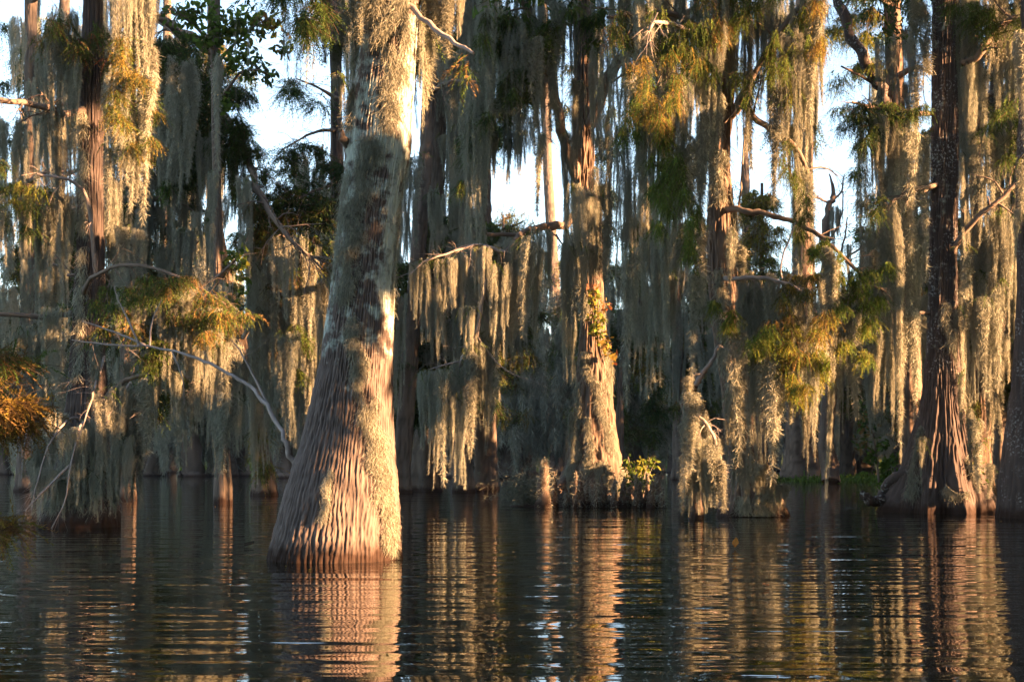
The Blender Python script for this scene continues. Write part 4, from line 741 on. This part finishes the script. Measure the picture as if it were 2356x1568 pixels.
for i, (ub, ut, vb, wb, wt, lab) in enumerate(mid):
    d = base_depth(vb); f = lambda t: ut + (ub - ut) * t
    prof = [(-60, ut - wt, ut + wt), (400, f(.3) - wt, f(.3) + wt), (800, f(.75) - wt * 1.25, f(.75) + wt * 1.25), (vb - 120, f(.95) - wb * .55 - wt * .4, f(.95) + wb * .55 + wt * .4), (vb - 50, ub - wb * .8, ub + wb * .8), (vb, ub - wb, ub + wb)]
    T = tree_root('cypress_tree', prof, d, lab)
    vtop = {5: 850, 7: 300, 17: 480, 18: 560, 19: 640, 8: 600}.get(i)
    zt = CAMH + (HV + 60) / F * d
    if vtop: prof = [(vtop, f(vtop / 1100) - 3, f(vtop / 1100) + 3)] + [p for p in prof if p[0] > vtop + 20]; zt = 0
    trunk(T, prof, d, M_BARK if lab.startswith(('red', 'sunlit', 'thin red')) else M_BARK_FAR, nth=64, dz=.2, amp=.03, ridges=16, flute=.22, seed=320 + i, top=zt + 1)
    for k in range(4):
        v = [-30, 180, 420, 640][k] + pyr.uniform(-60, 60); s = pyr.choice((-1, 1)); Lw = pyr.uniform(70, 150)
        uu = f(max(0, v / 1100))
        if vtop and v < vtop + 60: continue
        if blocked(uu + s * Lw / 2, v - 30, v + 30, Lw): continue
        limb(T, [(uu, v + 30, d), (uu + s * Lw * .5, v, d - 1.5), (uu + s * Lw, v + 10, d - 2)], .12, .04, seed=340 + i * 5 + k, twigs=8, twl=1.4)
    if i in (4, 5, 7): n = 5
    else: n = 26
    gmoss(T, d - 1, min(ub, ut) - 75, max(ub, ut) + 75, n, -60, 820, 150, 380)
    fc = []
    for k in range(26):
        u = pyr.uniform(min(ub, ut) - 90, max(ub, ut) + 90); v = pyr.uniform(-20, 850) if k < 14 else pyr.uniform(520, 960)
        if blocked(u, v - 30, v + 30, 60): continue
        fc.append((u, v, pyr.uniform(25, 55), pyr.uniform(25, 60), d + 1, 110, pyr.choice(('ddd', 'dgd', 'dgd', 'gdb', 'bgb', 'yab'))))
    if fc: foliage(T, fc, 400 + i, leaf=.085, lw=.028, per=10)
    if not vtop: top_crown(T, ut, d, 900 + i, 3.6, 500)
    if i == 12: hang_list(T, d - 1, [(284, 820, 1110, 40), (300, 860, 1130, 34), (292, 940, 1120, 36)], .3)
    if i == 9:
        limb(T, [(2045, 250, d), (2010, 170, d - .6), (1962, 90, d - 1), (1925, -10, d - 1.2), (1915, -60, d - 1.2)], .20, .15, M_BARK_DARK, seed=391, nseg=14)
        limb(T, [(2035, 215, d), (1990, 180, d - .6), (1935, 152, d - .8)], .07, .03, M_BARK, seed=392)
        foliage(T, [(1950, 90, 40, 50, d, 90, 'yly'), (1985, 40, 40, 40, d, 110, 'yla'), (1925, 190, 26, 30, d, 40, 'lgy'), (1990, 150, 30, 40, d, 70, 'yly')], 393)

# ---- dead snag on the sky gap at the right, with bare branches
d = 88.0
T = root('dead_tree', P(1908, HV, d) * np.array([1, 1, 0]), 'dead broken-topped snag with bare upturned twigs in the sky gap at right', 'dead tree')
limb(T, [(1905, 1105, d), (1908, 900, d), (1902, 700, d), (1900, 560, d), (1910, 480, d), (1918, 440, d), (1908, 400, d)], .55, .04, M_BARK, name='trunk', seed=500, nseg=14)
for i, q in enumerate([[(1912, 470, d), (1880, 455, d), (1830, 448, d)], [(1914, 460, d), (1936, 440, d), (1942, 400, d)], [(1905, 560, d), (1935, 500, d), (1940, 440, d)], [(1908, 620, d), (1950, 590, d), (2000, 560, d), (2040, 530, d)], [(1906, 650, d), (1940, 560, d), (1950, 500, d)]]):
    limb(T, q, .09, .03, M_LIMB, seed=501 + i, twigs=10, twl=1.6)
hang_list(T, d - .5, [(1912, 470, 600, 26), (1898, 540, 700, 30), (1930, 480, 560, 16), (1950, 560, 640, 20), (1900, 640, 900, 40), (1920, 700, 960, 40)], .3)
foliage(T, [(1985, 540, 30, 20, d, 50, 'gl'), (1940, 590, 30, 20, d, 40, 'lg')], 510, broad=True, leaf=.13, lw=.06)

# ---- yellow-lit small tree in the same gap
d = 104.0
T = root('cypress_tree', P(1752, HV, d) * np.array([1, 1, 0]), 'small tree with yellow sunlit crown in the sky gap right of the dark stringy trunk', 'tree')
trunk(T, [(430, 1750, 1756), (700, 1746, 1758), (1000, 1740, 1764), (1104, 1732, 1772)], d, M_BARK_FAR, nth=40, dz=.3, seed=520)
foliage(T, [(1755, 455, 40, 24, d, 240, 'yya'), (1735, 490, 34, 30, d, 180, 'yab'), (1765, 530, 34, 36, d, 160, 'yya'), (1722, 540, 22, 30, d, 80, 'ya'), (1760, 580, 36, 30, d, 120, 'yl'), (1740, 650, 60, 50, d, 300, 'gly')], 521, leaf=.08, lw=.028, per=10)
hang_list(T, d - .5, [(1740, 500, 640, 18), (1770, 520, 660, 18)], .2)
d = 98.0

# ---- dark-needled tree whose sprays stand against the pale sky left of the big trunk
d = 48.0
T = root('cypress_tree', P(775, HV, d) * np.array([1, 1, 0]), 'dark green feathery tree standing against the pale sky just left of the big furrowed trunk', 'tree')
trunk(T, [(-60, 752, 772), (200, 762, 784), (500, 770, 792), (900, 768, 800), (1140, 758, 812)], d, M_BARK_DARK, nth=60, dz=.2, seed=530, top=20)
for i, q in enumerate([[(775, 300, d), (720, 305, d - 1), (650, 345, d - 1.5)], [(778, 420, d), (720, 440, d - 1), (640, 480, d - 1.5)], [(778, 500, d), (720, 510, d - 1), (660, 500, d - 1.5)], [(778, 230, d), (730, 200, d - 1), (680, 180, d - 1.5)]]):
    limb(T, q, .07, .015, seed=531 + i, twigs=12, twl=.8)
foliage(T, [(700, 340, 60, 20, d - 1, 120, 'd'), (660, 360, 40, 22, d - 1, 70, 'dg'), (730, 380, 40, 30, d - 1, 120, 'dd'), (690, 460, 60, 36, d - 1, 220, 'dg'), (660, 500, 60, 40, d - 1, 200, 'dgb'), (730, 470, 40, 50, d - 1, 200, 'dd'), (745, 560, 30, 40, d - 1, 90, 'dg'), (690, 190, 40, 24, d - 1, 70, 'gd'), (735, 240, 26, 24, d - 1, 40, 'dg'), (690, 400, 40, 30, d - 1, 90, 'dg')], 540, leaf=.085, lw=.024, twig=.6, droop=.35)
hang_list(T, d - 1.5, [(700, 540, 620, 20), (725, 560, 640, 24), (745, 400, 520, 16, 'wisp')], .3)

# ---- broad-leaved tree at the top left of the sky gap
d = 44.0
T = root('broadleaf_tree', P(530, HV, d) * np.array([1, 1, 0]), 'broad-leaved tree with glossy oval leaves against the sky at upper left', 'tree')
trunk(T, [(-60, 484, 506), (300, 488, 506), (700, 494, 512), (1000, 500, 524), (1120, 494, 534)], d, M_BARK_FAR, nth=50, dz=.2, seed=550, top=19)
for i, q in enumerate([[(496, 150, d), (560, 80, d - 1), (620, 40, d - 1.4)], [(496, 120, d), (440, 50, d - 1), (390, 20, d - 1.4)], [(496, 250, d), (550, 170, d - 1), (600, 160, d - 1.4)], [(498, 640, d), (540, 600, d - 1), (555, 570, d - 1)]]):
    limb(T, q, .06, .012, seed=551 + i, twigs=14, twl=1.1)
foliage(T, [(480, 60, 60, 60, d - 1, 420, 'gglb'), (560, 60, 60, 50, d - 1, 380, 'ggly'), (620, 50, 40, 40, d - 1, 160, 'gyo'), (560, 140, 50, 40, d - 1, 260, 'ggl'), (600, 170, 40, 24, d - 1, 90, 'dg'), (430, 30, 60, 30, d - 1, 180, 'gl'), (650, 110, 26, 30, d - 1, 50, 'go'), (520, 240, 24, 30, d - 1, 90, 'gl'), (545, 590, 30, 30, d - 1, 120, 'gly'), (535, 690, 26, 60, d - 1, 120, 'ygl'), (560, 640, 20, 40, d - 1, 60, 'ga')], 560, name='leaves', broad=True, leaf=.22, lw=.12)
hang_list(T, d - 1.5, [(505, 640, 1040, 50, 'big'), (508, 860, 1135, 40), (522, 900, 1120, 30), (498, 920, 1110, 26), (495, 700, 1090, 44), (520, 820, 1100, 44), (500, 120, 420, 26), (490, 380, 680, 26), (540, 40, 160, 10, 'wisp'), (575, 60, 200, 10, 'wisp')], .3)

# ---- bush with leaves behind the right-hand root
d = 62.0
B = root('leafy_bush', P(2025, HV, d) * np.array([1, 1, 0]), 'dark leafy bush at the waterline left of the wide fluted foot', 'bush')
foliage(B, [(2030, 1060, 40, 60, d, 700, 'ggl'), (2000, 960, 26, 60, d, 200, 'gdo'), (2020, 1100, 60, 20, d, 300, 'lg'), (1990, 1010, 30, 50, d, 120, 'go')], 570, name='leaves', broad=True, leaf=.16, lw=.10)
limb(B, [(2025, 1130, d), (2015, 1040, d), (2000, 950, d)], .06, .02, name='stem', seed=571, twigs=12, twl=.8)

# ============================================================ distant cypresses: one kind each, copied
far = []
for k in range(4):
    g = np.random.default_rng(600 + k); H = [21, 24, 18, 22][k]
    T = root('distant_cypress', (0, 0, 0), 'distant moss-hung cypress in the hazy row across the water', 'tree', 'distant cypress trees across the water')
    path = [np.array([g.normal() * .3 * i, g.normal() * .2, -.4 + (H + .4) * t]) for i, t in enumerate((0, .05, .3, .6, 1))]
    path[0][:2] = path[1][:2] = 0
    V, Fq, c, line = tube(path, [1.5, .95, .5, .38, .08], 16, .05, 600 + k)
    add_world('trunk', V, Fq, M_BARK_FAR, T, {'ridge': np.clip(c[:, 0], 0, 1), 'lich': np.zeros(len(V))})
    parts = []; mp = []
    for j in range(26):
        z = H * g.uniform(.22, 1.02); a = g.uniform(0, 6.28); rr = (3.4 - 1.6 * z / H) * g.uniform(.2, 1); c0 = np.array([math.cos(a) * rr, math.sin(a) * rr, z])
        parts += sprays(c0, (1.3, 1.3, .9), 70, ('dgb', 'gly', 'dgd', 'abg')[k], g, leaf=.20, lw=.06, twig=.9, per=9)
        V, Fq, c, _ = tube([np.array([0, 0, z - .8]) + (line[int((z / H) * (len(line) - 1)) if z < H else -1] * np.array([1, 1, 0])), c0 * np.array([.5, .5, 1]) - np.array([0, 0, .2]), c0], [.12, .08, .03], 5, .1, j); mp.append((V, Fq, c))
    parts += [(a_, b_, np.tile([[.07, .05, .04]], (len(a_), 1))) for a_, b_, _ in mp]
    V, Fq, c = merge(parts); add_world('crown', V, Fq, M_LEAF, T, {'col': c}, smooth=False)
    tails = []
    for j in range(110):
        z = H * g.uniform(.18, .95); a = g.uniform(0, 6.28); rr = (3.8 - 1.6 * z / H) * g.uniform(.1, 1); L = min(g.uniform(1.5, 5), z - .4)
        tails.append((math.cos(a) * rr, math.sin(a) * rr, z, L, g.uniform(.15, .3)))
    V, Fq, c = moss_tails(tails, g, 330, .05, .45); add_world('hanging_moss', V, Fq, M_MOSS, T, {'col': c})
    far.append(T)
spots = []
for i in range(64):
    d = pyr.uniform(112, 215); u = -60 + i * 39 + pyr.uniform(-18, 18)
    tv = HV - 20 / d * F
    if 1890 < u < 1990 and d < 150: d += 60
    spots.append((u, d))
spots += [(440, 128), (500, 134), (545, 131), (1180, 118), (1210, 140), (1460, 120), (1990, 118), (2060, 110)]
for i, (u, d) in enumerate(spots):
    src = far[i % 4]
    if i < 4: T = src
    else:
        T = src.copy(); COL.objects.link(T)
        for ch in list(src.children):
            c = ch.copy(); COL.objects.link(c); c.parent = T
    T.location = ((u - CX) / F * d, d, 0); T.rotation_euler = (0, 0, pyr.uniform(0, 6.28)); s = pyr.uniform(.8, 1.12); T.scale = (s, s, s)

# ---- the wood behind them, and the low bank it stands on
g = np.random.default_rng(700); parts = []
xs = np.linspace(-140, 150, 150)
for x in xs:
    y = 285 + g.normal() * 12; h = 17 + 6 * N_A(np.array([x * .07 + 40]), np.array([3.]))[0] + g.normal() * 1.5
    for j in range(9):
        z = h * (.12 + .9 * j / 9) + g.normal() * .5
        parts += sprays(np.array([x + g.normal() * 1.4, y + g.normal() * 3, z]), (1.8, 1.8, 1.3), 34, 'dgdb', g, leaf=.5, lw=.22, twig=1.5, per=6)
V, Fq, c = merge(parts); setup(add_world('distant_woods', V, Fq, M_LEAF, None, {'col': c}, smooth=False), 'hazy far wood closing the view across the water', 'wood', kind='stuff')
nb = 200; X = np.linspace(-335, 335, nb); rows = []
for (y, z) in ((262, -.3), (264, .5), (272, 2.6), (290, 4.2), (600, 4.6)):
    rows.append(np.stack([X, y + 3 * np.sin(X * .13) + g.normal(size=nb) * .8, np.full(nb, z) + g.normal(size=nb) * .1], 1))
V = np.vstack(rows); i = np.arange(4 * (nb - 1)); r, c = i // (nb - 1), i % (nb - 1)
m_, nt_, out_ = new_mat('bank_green'); bb_ = nd(nt_, 'ShaderNodeBsdfDiffuse'); bb_.inputs[0].default_value = (0.06, 0.08, 0.03, 1); nt_.links.new(bb_.outputs[0], out_.inputs[0])
bank = make_mesh('far_bank', V, np.stack([r * nb + c, r * nb + c + 1, (r + 1) * nb + c + 1, (r + 1) * nb + c], 1), m_)
setup(link('far_bank', bank), kind='structure')

# ---- floating green plants along the far water
def plants(name, label, x0, x1, y0, y1, n, seed, h=.3):
    g = np.random.default_rng(seed); p = np.stack([g.uniform(x0, x1, n), g.uniform(y0, y1, n), np.full(n, .0)], 1)
    k = N_A(p[:, 0] * .5 + 50, p[:, 1] * .3 + 50) > .38; p = p[k]; n = len(p)
    dr = np.stack([g.normal(size=n) * .5, g.normal(size=n) * .5, np.ones(n)], 1); dr /= np.linalg.norm(dr, axis=1, keepdims=True)
    ln = h * g.uniform(.5, 1.4, n); col = np.array(PAL['l']) * g.uniform(.6, 1.5, (n, 1))
    V, Fq, c = ribbons(p, dr, ln, np.full(n, h * .35), ln * .3, 2, col, g, .3)
    setup(add_world(name, V, Fq, M_LEAF, None, {'col': c}), label, 'water plants', kind='stuff')
plants('water_plants', 'bright green floating plants along the far water at right', 18, 30, 94, 112, 9000, 710)
plants('water_plants', 'green floating plants edging the far shore at left', -80, -30, 200, 240, 9000, 711, .55)
plants('water_plants', 'green floating plants at the shore behind the central islet', 2, 26, 190, 240, 7000, 712, .5)

g = np.random.default_rng(715); n = 900
yy = 8 + 34 * g.random(n) ** 1.3; p = np.stack([g.uniform(-.38, .38, n) * yy, yy, np.full(n, .003)], 1)
p = p[N_B(p[:, 0] * .35 + 60, p[:, 1] * .22 + 60) > .56]; n = len(p)
a = g.uniform(0, 6.28, n); dr = np.stack([np.cos(a), np.sin(a), g.random(n) * .12], 1); ln = g.uniform(.015, .05, n)
V, Fq, c = ribbons(p, dr, ln, np.full(n, .012), ln * .05, 1, np.array([PAL['o'], PAL['b'], PAL['a'], (.12, .08, .05)])[g.integers(0, 4, n)], g, .3)
V[:, 2] = np.clip(V[:, 2], .002, .012)
setup(add_world('floating_debris', V, Fq, M_LEAF, None, {'col': c}), 'cypress needles and bark crumbs drifting on the dark water', 'debris', kind='stuff')

# ---- fallen leaves floating on the water
g = np.random.default_rng(720)
for i, (u, v, c, lab) in enumerate([(1692, 1262, (.45, .2, .05), 'curled orange leaf floating upright on dark water in front of the moss-covered snag'), (573, 1258, (.05, .04, .03), 'small dark bit of bark afloat left of the big furrowed trunk'),
                                    (1405, 1200, (.4, .3, .1), None), (2120, 1245, (.4, .2, .1), None), (1762, 1352, (.4, .2, .1), None), (1950, 1260, (.1, .07, .05), None), (1290, 1215, (.3, .2, .1), None)]):
    d = base_depth(v); b = P(u, v, d); b[2] = .004
    T, R = np.meshgrid(np.linspace(0, 1, 7), np.linspace(-1, 1, 5)); ln = .16 if lab else .07
    w = .32 * np.sin(np.pi * np.clip(T, .03, .97)) * ln
    X = (T - .5) * ln; Y = R * w; Z = .02 + (R ** 2) * .25 * ln + (T ** 2) * (.7 if i == 0 else .2) * ln
    V = np.stack([X, Y, Z], -1).reshape(-1, 3); k = np.arange(4 * 6); r, cc = k // 6, k % 6
    me = make_mesh('floating_leaf', V, np.stack([r * 7 + cc, r * 7 + cc + 1, (r + 1) * 7 + cc + 1, (r + 1) * 7 + cc], 1), M_LEAF, {'col': np.tile(np.array([c]), (35, 1))})
    o = link('floating_leaf', me, None, b); o.rotation_euler = (0, 0, g.uniform(0, 6))
    setup(o, lab or 'tiny fallen leaf adrift on the dark open water', 'leaf', None if lab else 'fallen leaves afloat')

# ---- leafy twigs that the moss hangs from
for pn, tops in TOPS.items():
    pr = bpy.data.objects[pn]
    if 'dead' in pn or 'snag' in pn: continue
    g = np.random.default_rng(len(tops) + 7); parts = []
    for (u, v, w, d) in tops:
        if v < -15: continue
        s_ = max(.75, d / 40); n_ = 9 if d < 60 else 5
        parts += sprays(P(u, v + 4, d), (w * .55 / F * d, .3, 10 / F * d), n_, pyr.choice(('dgg', 'gdb', 'ggl', 'dgb')), g, leaf=.075 * s_, lw=.022 * s_, twig=.36 * s_, per=12)
    if parts:
        V, Fq, c = merge(parts); add_world('foliage', V, Fq, M_LEAF, pr, {'col': c}, smooth=False)

# ============================================================ unseen trees added beside the view to shade it
# Where the photograph shows sunlit patches, the crowns of these trees are cut open along the sun's path.
LIT = [  # u, v, ru, rv, depth, depth tolerance
    (318, 120, 45, 200, 27.5, 2.5), (325, 380, 36, 190, 27.5, 2.5), (248, 380, 34, 190, 27.5, 2.5), (285, 300, 60, 150, 27.5, 2.5),
    (890, 1190, 36, 130, 19, 1), (835, 1245, 85, 40, 19, 1), (775, 1150, 18, 60, 19, 1), (885, 1000, 30, 200, 19, 1), (898, 800, 18, 120, 19, 1), (862, 900, 24, 80, 19, 1),
    (925, 180, 36, 120, 19, 1), (760, 120, 30, 170, 19, 1), (808, 120, 34, 130, 19, 1), (985, 110, 46, 150, 19, 1), (1035, 60, 50, 120, 19, 1), (400, 800, 90, 26, 20.5, 1.5), (210, 880, 26, 110, 27, 2),
    (450, 730, 90, 70, 27, 2), (440, 830, 60, 60, 27, 2), (20, 910, 80, 70, 13.5, 2), (5, 1205, 30, 26, 13.5, 2),
    (1150, 660, 70, 120, 39, 2), (1165, 790, 40, 90, 39, 2), (1200, 530, 90, 26, 39.5, 2), (1045, 590, 60, 30, 39, 2),
    (1015, 700, 80, 130, 39, 2), (1005, 1070, 36, 80, 39, 2), (1075, 1030, 44, 130, 39, 2),
    (1395, 870, 50, 120, 42, 2.2), (1400, 1000, 46, 110, 42, 2.2), (1425, 1110, 110, 70, 41, 3), (1335, 1130, 30, 60, 40.5, 2), (1252, 1120, 18, 70, 40, 2), (1380, 740, 40, 120, 42, 2), (1355, 1050, 30, 70, 42, 2), (1345, 230, 18, 110, 43, 2), (1480, 1110, 60, 70, 41, 2.5),
    (1484, 140, 32, 140, 31, 3.2), (1540, 200, 44, 90, 31, 3.2), (1500, 880, 50, 80, 33, 3), (1693, 560, 16, 240, 35, 1.5), (1640, 1090, 34, 120, 33, 2), (1620, 900, 40, 80, 33, 2), (1600, 1090, 16, 90, 33, 2),
    (1790, 900, 40, 100, 33, 2), (1865, 900, 30, 190, 33, 2.5), (1860, 820, 60, 80, 32.5, 2), (1800, 300, 90, 170, 34.5, 1.5), (1880, 120, 30, 120, 34.5, 2),
    (2155, 1000, 40, 170, 37, 1.5), (2215, 1080, 60, 110, 36.5, 2), (2240, 850, 40, 160, 36.5, 2), (2290, 720, 40, 180, 36.5, 2), (2335, 740, 30, 120, 36.5, 2), (2290, 500, 50, 60, 36.5, 2),
    (2075, 900, 24, 180, 36.5, 2), (2040, 860, 40, 80, 36, 2), (2030, 200, 40, 300, 55, 6), (2060, 500, 40, 400, 55, 6), (2110, 850, 26, 220, 55, 6), (2262, 980, 40, 160, 55, 6),
    (1868, 500, 26, 300, 98, 12), 
    (60, 360, 50, 150, 60, 12), (530, 640, 40, 100, 44, 6), (1130, 900, 40, 120, 60, 9), (610, 90, 60, 100, 44, 3), (680, 600, 50, 90, 44, 6), (700, 860, 60, 220, 44, 8), (520, 720, 60, 120, 60, 9),
]
from mathutils import Vector
e1 = np.cross(S, [0, 0, 1.0]); e1 /= np.linalg.norm(e1); e2 = np.cross(e1, S)
CELL = 0.10; NG = 2600
openg = np.zeros((NG, NG), bool)
def open_sky_path():
    """mark, in the plane square to the sun, the paths that end on a sunlit patch"""
    dg = bpy.context.evaluated_depsgraph_get(); o = Vector(cam.location); pts = []
    for k, (u, v, ru, rv, d, tol) in enumerate(LIT):
        ru *= .88; rv *= .9
        st = max(4.0, 0.07 / d * F)
        for uu in np.arange(u - ru, u + ru, st):
            for vv in np.arange(max(v - rv, -20), v + rv, st):
                e = ((uu - u) / ru) ** 2 + ((vv - v) / rv) ** 2 + 0.9 * (N_B(np.array([uu * .03 + 30]), np.array([vv * .012 + 30]))[0] - .5)
                if e > 1: continue
                dr = Vector(P(uu, vv, 30.0)) - o; dr.normalize()
                hit, loc, nor, idx, ob, mw = C.ray_cast(dg, o, dr)
                if hit and abs(loc[1] - d) < tol + 1.2: pts.append((*loc, 0 if d < 15 else 1))
    pts = np.array(pts); dil = pts[:, 3] > 0; pts = pts[:, :3]; a = ((pts @ e1) / CELL + NG / 2).astype(int); b = ((pts @ e2) / CELL + NG / 2).astype(int)
    for i in (-1, 0, 1):
        for j in (-1, 0, 1): openg[a[dil] + i, b[dil] + j] = True
    openg[a, b] = True
    return pts
TARGETS = open_sky_path()
def lit_pass(p):
    a = ((p @ e1) / CELL + NG / 2).astype(int); b = ((p @ e2) / CELL + NG / 2).astype(int)
    return openg[np.clip(a, 0, NG - 1), np.clip(b, 0, NG - 1)]
g = np.random.default_rng(800)
def wall_x(y): return 0.36 * y + 9.5
ys = list(np.arange(-22, 96, 6.2)) + list(np.arange(98, 236, 9.0))
for i, y in enumerate(ys):
    far_ = y > 96; x = wall_x(y) + g.uniform(0, 2.5); H = 30 + g.uniform(-1.5, 2); sp = 6.0 if far_ else 4.3
    best = None                                   # the trunk stands where it blocks the least of the open paths
    for yy in np.arange(y - 3, y + 3.01, 0.5):
        for xx in (x, x + 1.5, x - 1.0):
            zz = np.arange(0, 16, .3); q = np.stack([np.full(zz.shape, xx), np.full(zz.shape, yy), zz], 1)
            sc = sum(lit_pass(q + np.array([0, o_, 0])).sum() for o_ in (-.5, 0, .5))
            if best is None or sc < best[0]: best = (sc, xx, yy)
    tx, ty = best[1], best[2]
    T = root('cypress_tree', (tx, ty, 0), 'moss-hung cypress standing beside the view, throwing shade across the water', 'tree', 'shade trees beside the view')
    path = [np.array([tx, ty, -.4]), np.array([tx, ty, .1]), np.array([tx, ty, 2.5]), np.array([tx + g.normal() * .2, ty + g.normal() * .2, H * .6]), np.array([tx + g.normal() * .6, ty, H])]
    V, Fq, c, line = tube(path, [1.1, .8, .42, .28, .06], 24, .04, 800 + i)
    add_world('trunk', V, Fq, M_BARK, T, {'ridge': np.clip(c[:, 0], 0, 1), 'lich': np.zeros(len(V))})
    n = 22000 if far_ else 44000; ks = 1.6 if far_ else 1.0
    q = np.stack([x + g.normal(size=n) * 1.5, y + g.uniform(-sp, sp, n), g.uniform(0.9, H, n)], 1)
    lump = N_A(q[:, 1] * .55 + 80, q[:, 2] * .45 + 20) * .6 + N_B(q[:, 1] * 1.4 + 90, q[:, 2] * 1.0 + 20) * .4
    keep = lump > .20
    if not far_: keep &= ~lit_pass(q) & ~lit_pass(q - np.array([0, 0, .15])) & ~lit_pass(q - np.array([0, 0, .3]))
    q = q[keep]; n = len(q)
    dr = np.stack([g.normal(size=n) * .6, g.normal(size=n) * .6, -np.ones(n)], 1); dr /= np.linalg.norm(dr, axis=1, keepdims=True)
    col = np.array([PAL['d'], PAL['g'], PAL['b']])[g.integers(0, 3, n)] * g.uniform(.7, 1.3, (n, 1))
    V, Fq, c = ribbons(q, dr, g.uniform(.3, .6, n) * ks, np.full(n, .12 * ks), np.full(n, .08), 2, col, g, .7)
    add_world('crown', V, Fq, M_LEAF, T, {'col': c}, smooth=False)

# ============================================================ evening air over the water
m, nt, out = new_mat('haze')
pv = nd(nt, 'ShaderNodeVolumePrincipled'); pv.inputs['Color'].default_value = (0.86, 0.92, 1.0, 1); pv.inputs['Density'].default_value = 0.0001; pv.inputs['Anisotropy'].default_value = 0.0
nt.links.new(pv.outputs[0], out.inputs['Volume'])
x0, x1, y0, y1, z0, z1 = -350, 350, -120, 640, -2.3, 44
V = np.array([[x, y, z] for z in (z0, z1) for y in (y0, y1) for x in (x0, x1)], float)
setup(link('haze', make_mesh('haze', V, [[0, 2, 3, 1], [4, 5, 7, 6], [0, 1, 5, 4], [2, 6, 7, 3], [0, 4, 6, 2], [1, 3, 7, 5]], m, smooth=False)), 'thin evening haze over the swamp', 'haze', kind='stuff')
